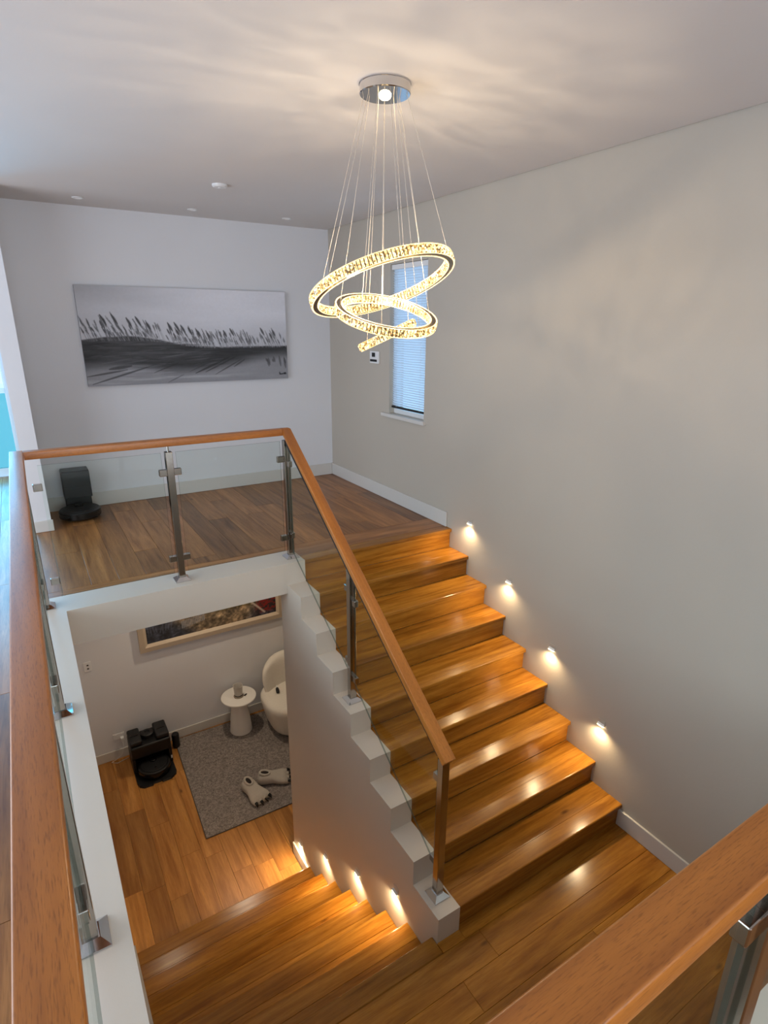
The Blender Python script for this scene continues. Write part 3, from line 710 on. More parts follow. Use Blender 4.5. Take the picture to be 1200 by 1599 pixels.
# ================================================================== PAINTINGS (colour per point on a fine canvas)
def canvas(name, nx, ny, w, h, rgb, mat, parent, loc):
    """upright canvas facing -y, lower left corner at loc"""
    xs, zs = np.meshgrid(np.linspace(0, w, nx), np.linspace(0, h, ny))
    co = np.stack([xs.ravel(), np.zeros(nx*ny), zs.ravel()], 1)
    i = np.arange((nx-1)*(ny-1)); r, c = i//(nx-1), i % (nx-1); v0 = r*nx+c
    faces = np.stack([v0, v0+1, v0+nx+1, v0+nx], 1)
    me = bpy.data.meshes.new(name); me.vertices.add(nx*ny); me.vertices.foreach_set('co', co.ravel())
    me.loops.add(faces.size); me.loops.foreach_set('vertex_index', faces.ravel().astype(np.int32))
    me.polygons.add(len(faces)); me.polygons.foreach_set('loop_start', np.arange(0, faces.size, 4, dtype=np.int32))
    me.update(calc_edges=True)
    at = me.color_attributes.new('paint', 'FLOAT_COLOR', 'POINT')
    col = np.ones((nx*ny, 4), np.float32); s = rgb.reshape(-1, 3)
    col[:, :3] = np.where(s <= 0.04045, s/12.92, ((s+0.055)/1.055)**2.4)
    at.data.foreach_set('color', col.ravel())
    o = link(name, me, mat); o.location = loc; at_parent(o, parent); return o
rng = np.random.default_rng(5)
def fbm(nx, ny, fx, fy, octs=4):
    out_ = np.zeros((ny, nx)); amp = 1.0; tot = 0
    for k in range(octs):
        gx, gy = max(2, int(fx*2**k)), max(2, int(fy*2**k))
        g = rng.random((gy+1, gx+1))
        x = np.linspace(0, gx-1e-6, nx); y = np.linspace(0, gy-1e-6, ny)
        xi, yi = x.astype(int), y.astype(int); xf, yf = x-xi, y-yi
        xf = xf*xf*(3-2*xf); yf = (yf*yf*(3-2*yf))[:, None]
        a = g[yi][:, xi]*(1-xf) + g[yi][:, xi+1]*xf; b_ = g[yi+1][:, xi]*(1-xf) + g[yi+1][:, xi+1]*xf
        out_ += amp*(a*(1-yf)+b_*yf); tot += amp; amp *= 0.55
    return out_/tot
def sstep(a, b_, x):
    t = np.clip((x-a)/(b_-a), 0, 1); return t*t*(3-2*t)
def stroke(img, u0, v0, u1, v1, wd, val, alpha, asp, taper=True):
    """soft stroke in (u,v) 0..1; asp = width/height; wd as fraction of height"""
    ny, nx = img.shape[:2]
    U = np.linspace(0, 1, nx)*asp; V = np.linspace(0, 1, ny)
    x0, y0, x1, y1 = u0*asp, v0, u1*asp, v1
    i0, i1 = np.searchsorted(U, min(x0, x1)-2*wd), np.searchsorted(U, max(x0, x1)+2*wd)
    j0, j1 = np.searchsorted(V, min(y0, y1)-2*wd), np.searchsorted(V, max(y0, y1)+2*wd)
    if i1 <= i0 or j1 <= j0: return
    X, Y = np.meshgrid(U[i0:i1], V[j0:j1]); dx, dy = x1-x0, y1-y0; l2 = dx*dx+dy*dy+1e-9
    t = np.clip(((X-x0)*dx+(Y-y0)*dy)/l2, 0, 1)
    d = np.hypot(X-x0-t*dx, Y-y0-t*dy); ww = wd*(np.sin(np.pi*np.clip(t*0.9+0.05, 0, 1))*0.8+0.2 if taper else 1.0)
    a = alpha*np.clip(1.4-d/np.maximum(ww, 1e-4), 0, 1)
    img[j0:j1, i0:i1] = img[j0:j1, i0:i1]*(1-a)+val*a

PX0, PX1, PZ0, PZ1 = 1.068, 3.055, 4.125, 5.006
nx, ny = 440, 200
u = np.linspace(0, 1, nx)[None, :]; v = np.linspace(0, 1, ny)[:, None]
sky = 0.76 + 0.14*sstep(0.0, 0.75, u)*sstep(0.3, 0.8, v) + 0.05*(fbm(nx, ny, 3, 8)-0.5) - 0.08*(1-sstep(0, 0.5, u))*sstep(0.75, 1.0, v)
top = 0.475 - 0.085*sstep(0.25, 0.6, u) + 0.03*np.sin(u*9) * (1-sstep(0.2, 0.5, u)) + 0.02*(fbm(nx, ny, 14, 2)-0.5)
ground = 0.58 + 0.08*(fbm(nx, ny, 5, 12)-0.5)
band_lo = 0.13 + 0.08*sstep(0.2, 0.7, u) + 0.06*np.sin(u*7+1)
dk = sstep(-0.07, 0.10, v-band_lo) * (0.75+0.5*fbm(nx, ny, 6, 26))
ground = ground*(1-dk*0.72) + 0.10*dk*0.72
ground = ground + 0.10*sstep(0.55, 0.8, fbm(nx, ny, 4, 30))*(1-sstep(0.45, 0.9, u))
msk = sstep(-0.008, 0.012, top - v)
img = sky*(1-msk)+ground*msk
asp = (PX1-PX0)/(PZ1-PZ0)
# diagonal tracks in the sand
for (a, b_, c, d, w_, al) in [(0.02, 0.02, 0.30, 0.20, 0.010, 0.6), (0.0, 0.10, 0.18, 0.16, 0.010, 0.6), (0.30, 0.12, 0.42, 0.22, 0.008, 0.5), (0.50, 0.10, 0.68, 0.27, 0.012, 0.7), (0.55, 0.11, 0.72, 0.28, 0.01, 0.6),
        (0.60, 0.08, 0.74, 0.24, 0.008, 0.5), (0.36, 0.01, 0.44, 0.09, 0.006, 0.4), (0.70, 0.16, 0.76, 0.24, 0.01, 0.5), (0.10, 0.17, 0.20, 0.20, 0.02, 0.6), (0.47, 0.12, 0.60, 0.24, 0.006, 0.4)]:
    stroke(img, a, b_, c, d, w_, 0.16, al, asp)
for k in range(14): 
    a = rng.uniform(0.02, 0.6); b_ = rng.uniform(0.16, 0.36); stroke(img, a, b_, a+rng.uniform(0.06, 0.16), b_+rng.uniform(0.0, 0.05), 0.006, 0.46, 0.35, asp)
for k in range(8):
    a = rng.uniform(0.88, 0.99); stroke(img, a, 0.12+rng.uniform(0, 0.1), a-0.008, 0.23+rng.uniform(0, 0.04), 0.014, 0.2, 0.5, asp)
# reeds leaning left with thin dark seed heads
def duneline(a): return 0.47-0.085*float(sstep(0.25, 0.6, np.array(a)))
def reed(a, hgt, lean, tone, wd):
    base = duneline(a); tu = a-lean*hgt/asp
    stroke(img, a, base-0.01, tu, base+hgt, 0.0035, tone+0.16, 0.6, asp, False)
    stroke(img, a+(tu-a)*0.62, base+hgt*0.62, tu, base+hgt, wd, tone, 0.85, asp)
    for q in range(3):
        f = rng.uniform(0.6, 0.95); stroke(img, a+(tu-a)*f, base+hgt*f, a+(tu-a)*f-0.006, base+hgt*f+0.03, 0.005, tone+0.05, 0.6, asp, False)
for k in range(210):
    a = rng.uniform(0.02, 0.995); hgt = (0.04+0.17*rng.random()**1.3)*(1.1-0.3*a)
    reed(a, hgt, rng.uniform(0.15, 0.75), rng.uniform(0.22, 0.42)+0.14*a, rng.uniform(0.004, 0.009))
for a, hgt in ((0.15, 0.25), (0.20, 0.26), (0.255, 0.22), (0.30, 0.24), (0.335, 0.19), (0.44, 0.22), (0.46, 0.16), (0.475, 0.24), (0.50, 0.22), (0.53, 0.20), (0.565, 0.19), (0.61, 0.16), (0.70, 0.18), (0.74, 0.2), (0.905, 0.21), (0.94, 0.15), (0.965, 0.19)):
    reed(a, hgt, 0.55, 0.18+0.1*a, 0.013)
for k in range(60):
    a = rng.uniform(0.0, 0.55); b_ = duneline(a)-rng.uniform(0.0, 0.25); stroke(img, a, b_, a+rng.uniform(0.04, 0.12), b_+rng.uniform(-0.02, 0.03), 0.006, rng.uniform(0.12, 0.4), 0.4, asp)
# signature
for a, b_, c, d in [(0.955, 0.055, 0.951, 0.075), (0.951, 0.057, 0.963, 0.055), (0.968, 0.055, 0.967, 0.062), (0.974, 0.056, 0.977, 0.068), (0.977, 0.068, 0.981, 0.056), (0.981, 0.056, 0.985, 0.069), (0.985, 0.069, 0.988, 0.056)]:
    stroke(img, a, b_, c, d, 0.006, 0.05, 0.95, asp, False)
img = np.clip(img + 0.02*(fbm(nx, ny, 120, 60, 2)-0.5), 0, 1)
rgb = np.stack([img*0.99, img*0.99, img*1.02], -1).clip(0, 1).astype(np.float32)
pa = empty('canvas_painting', (2.06, YB-0.001, PZ0)); tag(pa, 'wide grey canvas painting of dune reeds on the white wall', 'painting')
M['paint'] = vcol_mat('canvas_paint'); M['canvas_side'] = plain('canvas_side', srgb(120, 120, 124), 0.8, bump=0.2)
canvas('painted_face', nx, ny, PX1-PX0, PZ1-PZ0, rgb, M['paint'], pa, (PX0, YB-0.0335, PZ0))
at_parent(box('stretcher', PX0, PX1, YB-0.033, YB-0.001, PZ0, PZ1, M['canvas_side']), pa)

# framed picture in the lower hall
FX0, FX1, FZ0, FZ1 = 1.178, 2.85, 1.255, 2.10; fw = 0.085
nx, ny = 260, 110; u = np.linspace(0, 1, nx)[None, :]; v = np.linspace(0, 1, ny)[:, None]
n1, n2, n3 = fbm(nx, ny, 26, 14, 3), fbm(nx, ny, 60, 36, 2), fbm(nx, ny, 8, 5, 3)
def C3(r, g, b_): return np.array([r, g, b_])/255.0
im = np.ones((ny, nx, 3))*C3(58, 60, 70)
wpath = (sstep(0.22, 0.40, u + 0.5*(v-0.1))*(1-sstep(0.66, 0.86, u-0.3*v)))[..., None]
im = im*(1-wpath) + C3(150, 128, 100)*wpath
im = im*(0.35+1.1*n1[..., None])*(0.6+0.8*n2[..., None])
hedge = (sstep(0.28, 0.36, v+0.06*n3)*sstep(0.45, 0.55, u))[..., None]; im = im*(1-hedge*0.8)+C3(140, 124, 66)*(0.4+0.7*n2[..., None])*hedge*0.8
red = (sstep(0.80, 0.88, u)*sstep(0.02, 0.12, v)*sstep(0.42, 0.55, n2))[..., None]; im = im*(1-red)+C3(128, 26, 22)*red
dkb = (sstep(0.78, 0.86, u)*(1-sstep(0.42, 0.55, n2)))[..., None]; im = im*(1-dkb*0.6)+C3(40, 24, 22)*dkb*0.6
for k in range(14):
    uu = 0.26+k*0.0125; g = im.mean(-1)
    for ch_ in range(3): stroke(im[..., ch_], uu, 0.14+k*0.004, uu, 0.26+k*0.003, 0.009, (0.62, 0.62, 0.64)[ch_], 0.8, 2.2, False)
for k in range(9):
    uu = 0.02+0.02*k; ra, rb_, rc = rng.uniform(0, 0.1), rng.uniform(-.01, .02), rng.uniform(0, 0.1)
    for ch_ in range(3): stroke(im[..., ch_], uu, 0.10+ra, uu+rb_, 0.24+rc, 0.008, (0.42, 0.45, 0.52)[ch_], 0.5, 2.2, False)
for ch_ in range(3): stroke(im[..., ch_], 0.80, 0.30, 0.90, 0.06, 0.02, (0.78, 0.72, 0.66)[ch_], 0.9, 2.2, False)
sky3 = sstep(0.6, 0.75, v+0.1*n3)[..., None]; im = im*(1-sky3)+C3(150, 160, 170)*sky3
pf = empty('framed_picture', (2.0, YB-0.001, FZ0)); tag(pf, 'garden path picture in a cream wooden frame behind the side table', 'picture')
M['frame'] = plain('cream_frame', srgb(188, 170, 148), 0.5, var=0.06, vscale=20)
canvas('picture_face', nx, ny, FX1-FX0-2*fw+0.01, FZ1-FZ0-2*fw+0.01, np.clip(im, 0, 1).astype(np.float32), M['paint'], pf, (FX0+fw-0.005, YB-0.022, FZ0+fw-0.005))
def frame_side(p, name='frame_side'):
    """mitred moulding: four corner points outer/inner"""
    o0, o1, i1, i0 = p; bm = bmesh.new(); yb_, yf_, ym_ = YB-0.001, YB-0.045, YB-0.026
    mid0 = tuple(o0[k]*0.35+i0[k]*0.65 for k in (0, 1)); mid1 = tuple(o1[k]*0.35+i1[k]*0.65 for k in (0, 1))
    rows = [[(o0, yb_), (o0, yf_), (mid0, yf_-0.006), (i0, ym_), (i0, yb_)], [(o1, yb_), (o1, yf_), (mid1, yf_-0.006), (i1, ym_), (i1, yb_)]]
    R0 = [bm.verts.new((q[0], y_, q[1])) for q, y_ in rows[0]]; R1 = [bm.verts.new((q[0], y_, q[1])) for q, y_ in rows[1]]
    for k in range(5): bm.faces.new((R0[k], R0[(k+1) % 5], R1[(k+1) % 5], R1[k]))
    bm.faces.new(R0[::-1]); bm.faces.new(R1)
    at_parent(link(name, to_mesh(bm, name), M['frame']), pf)
O = [(FX0, FZ0), (FX1, FZ0), (FX1, FZ1), (FX0, FZ1)]; I = [(FX0+fw, FZ0+fw), (FX1-fw, FZ0+fw), (FX1-fw, FZ1-fw), (FX0+fw, FZ1-fw)]
for k in range(4): frame_side((O[k], O[(k+1) % 4], I[(k+1) % 4], I[k]))

# ================================================================== WALL CONTROLS
o = empty('thermostat', (XR-0.001, 3.318, 4.38)); tag(o, 'small white control panel on the grey wall beside the window', 'thermostat')
at_parent(cbox('body', XR-0.011, 3.318, 4.381, 0.02, 0.165, 0.118, M['white_plastic'], None, 0.004), o)
at_parent(cbox('screen', XR-0.0218, 3.325, 4.405, 0.0015, 0.06, 0.040, M['black']), o)
at_parent(cbox('keypad', XR-0.0218, 3.325, 4.350, 0.0015, 0.13, 0.022, M['black_soft']), o)
o = empty('light_switch', (0.655, YB-0.001, 1.245)); tag(o, 'white double light switch on the lower hall wall', 'switch')
at_parent(cbox('plate', 0.655, YB-0.005, 1.245, 0.074, 0.008, 0.115, M['white_plastic'], None, 0.003), o)
for dz in (-0.02, 0.02): at_parent(cbox('rocker', 0.658, YB-0.011, 1.245+dz, 0.018, 0.005, 0.014, M['black_soft'], None, 0.002), o)
o = empty('power_socket', (0.838, YB-0.001, 0.285)); tag(o, 'white power socket with a plug beside the lower docking station', 'socket')
at_parent(cbox('plate', 0.838, YB-0.005, 0.285, 0.118, 0.008, 0.075, M['white_plastic'], None, 0.003), o)
for dx in (-0.03, 0.03): at_parent(cbox('switch_rocker', 0.838+dx, YB-0.011, 0.305, 0.016, 0.004, 0.012, M['white_plastic'], None, 0.001), o)
o = empty('power_plug', (0.868, YB-0.010, 0.262)); tag(o, 'white power plug with a thin cable in the lower wall socket', 'plug')
at_parent(cbox('plug_body', 0.868, YB-0.034, 0.262, 0.036, 0.045, 0.04, M['white_plastic'], None, 0.006), o)
at_parent(tube('cable', [(0.868, YB-0.05, 0.243), (0.866, YB-0.06, 0.18), (0.845, YB-0.06, 0.08), (0.78, YB-0.04, 0.02), (0.72, YB-0.05, 0.006), (0.78, YB-0.09, 0.005), (0.86, YB-0.07, 0.006), (0.90, YB-0.06, 0.006)], 0.003, M['white_plastic']), o)

# ================================================================== ROBOT VACUUMS
def robot(x, y, z, rz, label, r=0.172):
    o = empty('robot_vacuum', (x, y, z), rz); tag(o, label, 'robot vacuum')
    lathe('body', [(0, 0.008), (r-0.02, 0.008), (r, 0.022), (r, 0.078), (r-0.012, 0.088), (0, 0.088)], M['black'], o, 64)
    lathe('lid', [(r-0.03, 0.0882), (r-0.033, 0.092), (0, 0.0935)], M['black_soft'], o, 48)
    lathe('sensor_turret', [(0.036, 0.092), (0.036, 0.108), (0.030, 0.112), (0, 0.112)], M['black_gloss'], o, 32, (0, 0.05))
    bm = bmesh.new(); n = 24
    for i in range(n):
        a0, a1 = -PI+PI*i/n, -PI+PI*(i+1)/n; r0, r1 = r+0.001, r+0.005
        vsx = [bm.verts.new((rr*math.cos(a), rr*math.sin(a), zz)) for rr, a, zz in ((r1, a0, .024), (r1, a1, .024), (r1, a1, .07), (r1, a0, .07), (r0, a0, .024), (r0, a1, .024), (r0, a1, .07), (r0, a0, .07))]
        for f in ((0,1,2,3), (0,4,5,1), (2,6,7,3)): bm.faces.new([vsx[k] for k in f])
    link('bumper', to_mesh(bm, 'bumper'), M['black_gloss'], o)
    lathe('button', [(0.012, 0.0935), (0.011, 0.0955), (0, 0.0955)], M['black_gloss'], o, 16, (0, -0.08))
    return o
# upstairs dock: plain slim tower
o = empty('docking_station', (0.83, YB-0.02, ZU), 0.0); tag(o, 'slim black docking tower against the wall under the reed painting', 'docking station')
M['dock_a'] = plain('dock_black', srgb(10, 10, 13), 0.45)
bm = bmesh.new(); bm_box(bm, -0.118, 0.118, -0.185, -0.01, 0.155, 0.405)
link('tower', to_mesh(bm, 'tower', False, 0.006, 2), M['dock_a'], o)
bm = bmesh.new(); bm_box(bm, -0.112, 0.112, -0.115, -0.01, 0.02, 0.155)
link('lower_housing', to_mesh(bm, 'lower_housing', False, 0.01, 2), M['black'], o)
bm = bmesh.new(); bm_box(bm, -0.11, 0.11, -0.186, -0.18, 0.268, 0.272)
link('seam', to_mesh(bm, 'seam'), M['black_soft'], o)
bm = bmesh.new(); bm_box(bm, -0.117, 0.117, -0.19, -0.183, 0.16, 0.262)
link('front_cover', to_mesh(bm, 'front_cover', False, 0.004, 2), M['black_soft'], o)
bm = bmesh.new(); bm_box(bm, -0.113, 0.113, -0.18, -0.015, 0.4055, 0.413)
link('lid', to_mesh(bm, 'lid', False, 0.003, 2), M['black'], o)
bm = bmesh.new(); bm_box(bm, -0.115, 0.115, -0.36, -0.01, 0.001, 0.006)
link('ramp', to_mesh(bm, 'ramp', False), M['black'], o)
robot(0.815, 4.00, ZU+0.002, 0.0, 'black round robot vacuum in front of the slim docking tower')
# downstairs dock: wide tower with tanks
o = empty('docking_station', (1.115, 4.195, 0), 0.0); tag(o, 'wide black docking station with two tanks standing beside the grey rug', 'docking station')
bm = bmesh.new(); bm_box(bm, -0.205, 0.205, -0.26, 0.03, 0.19, 0.335); link('housing', to_mesh(bm, 'housing', False, 0.014, 2), M['black'], o)
bm = bmesh.new(); bm_box(bm, -0.205, -0.175, -0.26, 0.03, 0.02, 0.19); bm_box(bm, 0.175, 0.205, -0.26, 0.03, 0.02, 0.19); bm_box(bm, -0.175, 0.175, -0.02, 0.03, 0.02, 0.19)
link('side_walls', to_mesh(bm, 'side_walls'), M['black'], o)
prof = []
bm = bmesh.new(); pts = [(-0.205, 0.03), (-0.205, -0.42), (-0.19, -0.48), (-0.15, -0.515), (-0.06, -0.52), (-0.05, -0.50), (0.03, -0.50), (0.04, -0.52), (0.13, -0.515), (0.19, -0.47), (0.205, -0.42), (0.205, 0.03)]
A = [bm.verts.new((x, y, 0.001)) for x, y in pts]; B = [bm.verts.new((x*0.985, y*0.985, 0.018)) for x, y in pts]
bm.faces.new(A[::-1]); bm.faces.new(B)
for i in range(len(pts)): bm.faces.new((A[i], A[(i+1) % len(pts)], B[(i+1) % len(pts)], B[i]))
link('base_tray', to_mesh(bm, 'base_tray'), M['black'], o)
for nm, x0, x1 in (('water_tank', -0.203, -0.078), ('dust_bin', 0.066, 0.203)):
    bm = bmesh.new(); bm_box(bm, x0, x1, -0.235, 0.028, 0.336, 0.392); t = link(nm, to_mesh(bm, nm, False, 0.018, 3), M['black_soft'], o)
    xc = (x0+x1)/2
    bm = bmesh.new(); bm_box(bm, xc-0.045, xc+0.045, -0.12, -0.095, 0.3925, 0.397); link('handle', to_mesh(bm, 'handle', False, 0.002, 1), M['black_gloss'], t)
lathe('filter_drum', [(0.066, 0.336), (0.066, 0.378), (0.055, 0.385), (0.03, 0.385), (0.026, 0.374), (0, 0.374)], M['black_soft'], o, 40, (-0.006, -0.10))
bm = bmesh.new(); bm_box(bm, 0.188, 0.203, -0.262, -0.2605, 0.06, 0.10); link('sticker', to_mesh(bm, 'sticker'), M['white_plastic'], o)
robot(1.115, 4.195-0.30, 0.020, 0.0, 'black round robot vacuum parked in the wide docking station', 0.165)
# cylinder speaker
o = empty('portable_speaker', (1.408, 4.17, 0.001)); tag(o, 'small black upright cylinder between the docking station and rug', 'speaker')
lathe('body', [(0, 0), (0.036, 0), (0.041, 0.006), (0.041, 0.172), (0.037, 0.178), (0.030, 0.178), (0.028, 0.172), (0, 0.172)], M['black'], o, 32)
lathe('top_dial', [(0.027, 0.1725), (0.026, 0.176), (0, 0.177)], M['black_soft'], o, 24)

# ================================================================== LOWER HALL FURNITURE
rug_m, nt, out = new_mat('speckled_rug')
b = N(nt, 'ShaderNodeBsdfPrincipled'); b.inputs['Roughness'].default_value = 0.95
tc = N(nt, 'ShaderNodeTexCoord'); n1_ = N(nt, 'ShaderNodeTexNoise'); n1_.inputs['Scale'].default_value = 85; n1_.inputs['Detail'].default_value = 5
n2_ = N(nt, 'ShaderNodeTexNoise'); n2_.inputs['Scale'].default_value = 48; n2_.inputs['Detail'].default_value = 4
L(nt, tc.outputs['Object'], n1_.inputs['Vector']); L(nt, tc.outputs['Object'], n2_.inputs['Vector'])
ad = N(nt, 'ShaderNodeMath', operation='ADD'); L(nt, n1_.outputs['Fac'], ad.inputs[0]); L(nt, n2_.outputs['Fac'], ad.inputs[1])
cr_ = N(nt, 'ShaderNodeMapRange'); cr_.inputs['From Min'].default_value = 0.75; cr_.inputs['From Max'].default_value = 1.25; L(nt, ad.outputs[0], cr_.inputs['Value'])
mx = N(nt, 'ShaderNodeMix', data_type='RGBA'); mx.inputs[6].default_value = srgb(96, 88, 84); mx.inputs[7].default_value = srgb(156, 146, 140); L(nt, cr_.outputs[0], mx.inputs[0]); L(nt, mx.outputs[2], b.inputs['Base Color'])
bp = N(nt, 'ShaderNodeBump'); bp.inputs['Strength'].default_value = 0.6; bp.inputs['Distance'].default_value = 0.006; L(nt, n1_.outputs['Fac'], bp.inputs['Height']); L(nt, bp.outputs['Normal'], b.inputs['Normal'])
L(nt, b.outputs[0], out.inputs[0])
bm = bmesh.new(); cs_ = [(1.352, 2.705), (3.40, 2.66), (3.42, 4.235), (1.415, 4.285)]
RN = 24
rugo = empty('rug', (2.4, 3.4, 0.0)); tag(rugo, 'speckled grey rug on the lower hall floor', 'rug')
A = [bm.verts.new((x, y, 0.001)) for x, y in cs_]; B = [bm.verts.new((x, y, 0.011)) for x, y in cs_]
bm.faces.new(A[::-1]); bm.faces.new(B)
for i in range(4): bm.faces.new((A[i], A[(i+1) % 4], B[(i+1) % 4], B[i]))
at_parent(link('pile', to_mesh(bm, 'pile', False, 0.003), rug_m), rugo)
bind = plain('rug_binding', srgb(84, 76, 72), 0.9)
for i in range(4):
    p0, p1 = cs_[i], cs_[(i+1) % 4]
    at_parent(tube('binding', [(p0[0], p0[1], 0.006), (p1[0], p1[1], 0.006)], 0.005, bind, None, 8), rugo)

# side table
o = empty('side_table', (2.152, 4.065, 0.0112)); tag(o, 'white round pedestal side table by the wall', 'side table')
lathe('pedestal', [(0, 0), (0.128, 0), (0.132, 0.006), (0.118, 0.15), (0.098, 0.32), (0.086, 0.435), (0.095, 0.452), (0, 0.452)], M['table_white'], o, 48)
lathe('table_top', [(0, 0.4525), (0.188, 0.4525), (0.200, 0.458), (0.205, 0.466), (0.203, 0.476), (0.196, 0.480), (0, 0.480)], M['table_white'], o, 64)
o = empty('coaster', (2.150, 4.055, 0.4915)); tag(o, 'small round coaster under the cup on the side table', 'coaster')
lathe('disc', [(0, 0), (0.056, 0), (0.058, 0.004), (0.056, 0.009), (0, 0.009)], plain('coaster_grey', srgb(150, 138, 120), 0.7), o, 32)
lathe('inlay', [(0.048, 0.0091), (0.046, 0.0105), (0, 0.0105)], plain('coaster_inlay', srgb(176, 166, 150), 0.8), o, 32)
cup_m = plain('stone_white_ceramic', srgb(196, 190, 182), 0.45, var=0.05, vscale=30)
o = empty('cup', (2.150, 4.055, 0.5025)); tag(o, 'tall white ceramic cup on the round side table', 'cup')
lathe('body', [(0, 0), (0.043, 0), (0.046, 0.004), (0.054, 0.135), (0.056, 0.138), (0.052, 0.138), (0.049, 0.132), (0.041, 0.012), (0, 0.012)], cup_m, o, 40)
lathe('rim_band', [(0.0465, 0.006), (0.049, 0.008), (0.049, 0.016), (0.0465, 0.018)], M['black_soft'], o, 32)
o2 = empty('trinket', (2.225, 4.03, 0.4915), 0.6); tag(o2, 'tiny dark object lying beside the cup on the side table', 'trinket')
bm = bmesh.new(); bm_box(bm, -0.018, 0.018, -0.008, 0.008, 0.0, 0.012); link('body', to_mesh(bm, 'body', False, 0.003, 2), M['black_soft'], o2)
bm = bmesh.new(); bm_box(bm, 0.0185, 0.026, -0.006, 0.006, 0.001, 0.011); link('cap', to_mesh(bm, 'cap', False, 0.002, 1), M['steel'], o2)

# armchair: rounded seat block and a curved rounded back
def superellipse_solid(name, rows, mat, parent, seg=48, n=2.6):
    """rows of (z, rx, ry, cy): stacked superellipses"""
    bm = bmesh.new(); rings = []
    for z, rx, ry, cx_, cy_ in rows:
        rg = []
        for i in range(seg):
            t = 2*PI*i/seg; c, s = math.cos(t), math.sin(t)
            rg.append(bm.verts.new((cx_+rx*math.copysign(abs(c)**(2/n), c), cy_+ry*math.copysign(abs(s)**(2/n), s), z)))
        rings.append(rg)
    for A, B in zip(rings[:-1], rings[1:]):
        for i in range(seg): bm.faces.new((A[i], A[(i+1) % seg], B[(i+1) % seg], B[i]))
    bm.faces.new(rings[0][::-1]); bm.faces.new(rings[-1])
    return link(name, to_mesh(bm, name, True), mat, parent)
o = empty('armchair', (2.80, 3.86, 0.0112), 0.0); tag(o, 'rounded white boucle armchair partly hidden by the stringer wall', 'armchair')
superellipse_solid('seat', [(0.035, 0.31, 0.29, 0, 0), (0.06, 0.335, 0.32, 0, 0), (0.14, 0.365, 0.345, 0, -0.005), (0.26, 0.395, 0.36, 0, -0.015), (0.37, 0.42, 0.372, 0, -0.025), (0.425, 0.425, 0.375, 0, -0.027), (0.455, 0.41, 0.362, 0, -0.025), (0.472, 0.37, 0.33, 0, -0.02), (0.480, 0.24, 0.23, 0, 0)], M['boucle'], o)
bm = bmesh.new()
# back: grid swept as a thick rounded shell
nu, nv = 25, 17
def back_pt(s, t, side):
    wmax = 0.30 + 0.075*math.sin(PI*min(1.0, 0.18+0.62*t)) 
    hh = 0.45 + 0.385*t
    e = abs(s)**2.6
    top_drop = 0.10*e*max(0.0, (t-0.45)/0.55)**1.2
    x = s*wmax*(1-0.05*t*e)
    y = 0.27 + 0.06*t - 0.16*abs(s)**2
    th = 0.075*math.sqrt(max(0.0, 1-abs(s)**5))*math.sqrt(max(0.0, 1-max(0, (t-0.5)/0.5)**4))
    return (x, y + side*th, hh-top_drop)
for side in (-1, 1):
    gr = [[bm.verts.new(back_pt(-1+2*i/(nu-1), j/(nv-1), side)) for i in range(nu)] for j in range(nv)]
    for j in range(nv-1):
        for i in range(nu-1): bm.faces.new((gr[j][i], gr[j][i+1], gr[j+1][i+1], gr[j+1][i]))
    if side == -1: g0 = gr
for i in range(nu-1): bm.faces.new((g0[0][i], g0[0][i+1], gr[0][i+1], gr[0][i]))
bmesh.ops.remove_doubles(bm, verts=bm.verts, dist=0.0005)
link('backrest', to_mesh(bm, 'backrest', True), M['boucle'], o)
lathe('swivel_base', [(0, 0), (0.24, 0), (0.245, 0.02), (0.24, 0.036), (0, 0.036)], M['black'], o, 40)
o = empty('trinket', (2.58, 3.90, 0.4925), 1.3); tag(o, 'small dark object with a pale tip lying on the white armchair seat', 'trinket')
bm = bmesh.new(); tube_bm(bm, [(-0.05, 0, 0.020), (-0.045, 0, 0.020), (0.03, 0, 0.020), (0.045, 0, 0.020)], [0.014, 0.019, 0.019, 0.011], 16)
link('body', to_mesh(bm, 'body', True), M['black_soft'], o)
bm = bmesh.new(); tube_bm(bm, [(0.0455, 0, 0.020), (0.095, 0, 0.020)], [0.011, 0.008], 14); link('cap', to_mesh(bm, 'cap', True), M['white_plastic'], o)

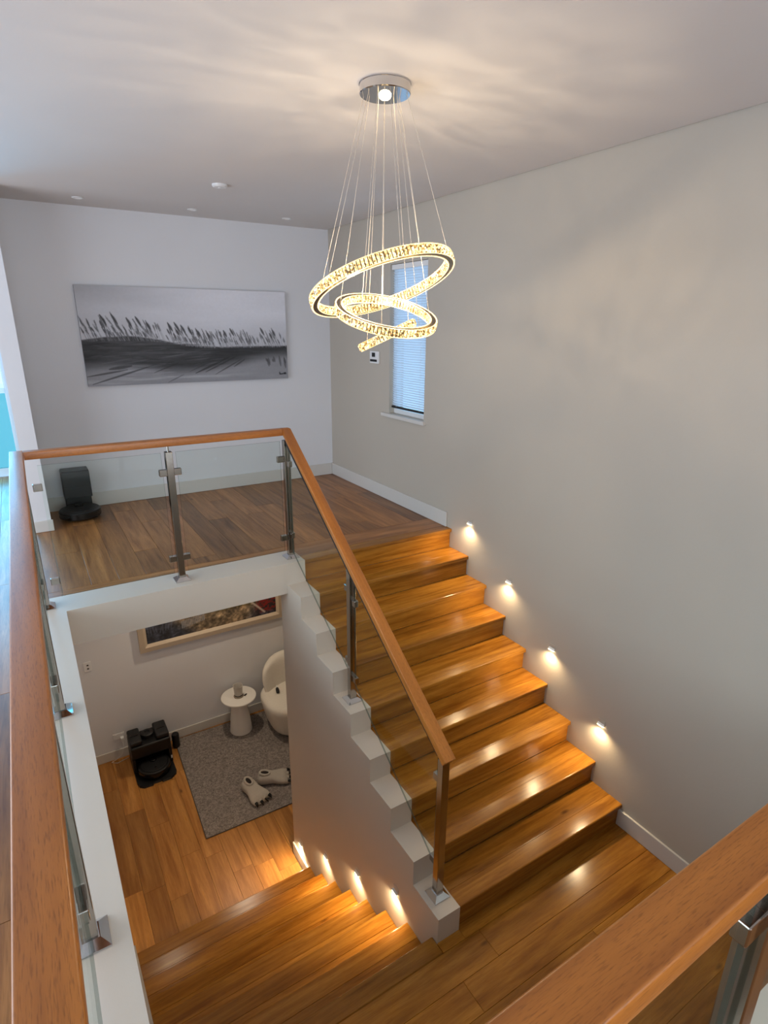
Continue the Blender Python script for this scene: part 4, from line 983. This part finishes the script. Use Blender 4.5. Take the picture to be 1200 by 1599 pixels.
# paw slippers
fur = plain('grey_white_plush', srgb(196, 188, 178), 0.95, bump=0.8, bscale=220, var=0.08, vscale=40)
def slipper(x, y, rz, label, sc=1.0):
    o = empty('paw_slipper', (x, y, 0.0112), rz); tag(o, label, 'slipper', 'plush paw slippers')
    # rows along local +x from heel to toe: (x, half width, height)
    rows = [(-0.165, 0.012, 0.03), (-0.158, 0.038, 0.085), (-0.135, 0.056, 0.115), (-0.09, 0.064, 0.120), (-0.04, 0.062, 0.112), (0.0, 0.064, 0.098), (0.05, 0.080, 0.082), (0.10, 0.092, 0.074), (0.135, 0.088, 0.064), (0.155, 0.066, 0.046), (0.163, 0.02, 0.025)]
    bm = bmesh.new(); seg = 24; rings = []
    for xx, hw, h in rows:
        rg = []
        for i in range(seg):
            t = 2*PI*i/seg; c, s = math.cos(t), math.sin(t)
            zz = 0.5*h + 0.5*h*math.copysign(abs(s)**0.8, s); yy = 1.18*hw*math.copysign(abs(c)**0.75, c)
            lump = 1.0
            rg.append(bm.verts.new((xx*sc, yy*sc, max(0.001, zz)*sc)))
        rings.append(rg)
    for A, B in zip(rings[:-1], rings[1:]):
        for i in range(seg): bm.faces.new((A[i], A[(i+1) % seg], B[(i+1) % seg], B[i]))
    bm.faces.new(rings[0][::-1]); bm.faces.new(rings[-1])
    link('upper', to_mesh(bm, 'upper', True), fur, o)
    # opening: collar ring and dark lining
    bm = bmesh.new(); n = 24; R0 = []
    pts = [((-0.085+0.052*math.cos(2*PI*i/n))*sc, 0.034*math.sin(2*PI*i/n)*sc, (0.119-0.010*math.cos(2*PI*i/n))*sc) for i in range(n+1)]
    tube_bm(bm, pts, 0.013*sc, 8, False); link('collar', to_mesh(bm, 'collar', True), fur, o)
    bm = bmesh.new(); c0 = bm.verts.new((-0.085*sc, 0, 0.1215*sc)); rg = [bm.verts.new(((-0.085+0.047*math.cos(2*PI*i/n))*sc, 0.030*math.sin(2*PI*i/n)*sc, (0.1245-0.010*math.cos(2*PI*i/n))*sc)) for i in range(n)]
    for i in range(n): bm.faces.new((c0, rg[i], rg[(i+1) % n]))
    link('lining', to_mesh(bm, 'lining', True), plain('slipper_lining', srgb(40, 34, 32), 0.95), o)
    for i, yy in enumerate((-0.080, -0.028, 0.028, 0.080)):
        tx = 0.135 if i in (0, 3) else 0.152
        bm = bmesh.new(); lathe_bm(bm, [(0, -0.026), (0.016, -0.02), (0.024, 0), (0.016, 0.02), (0, 0.026)], 16)
        for vv in bm.verts: vv.co = Vector((tx+vv.co.x*1.3, yy+vv.co.y, 0.030+vv.co.z))*sc
        t = link('toe', to_mesh(bm, 'toe', True), fur, o)
        bm = bmesh.new(); tube_bm(bm, [(Vector((tx+0.018, yy, 0.046))*sc), (Vector((tx+0.040, yy*1.05, 0.040))*sc), (Vector((tx+0.056, yy*1.1, 0.018))*sc)], [0.017*sc, 0.014*sc, 0.003], 12)
        link('claw', to_mesh(bm, 'claw', True), M['black_gloss'], t)
    return o
slipper(1.930, 2.995, math.radians(-74), 'plush paw slipper pointing toward the stairs')
slipper(2.175, 3.075, math.radians(-18), 'plush paw slipper pointing toward the stringer wall')
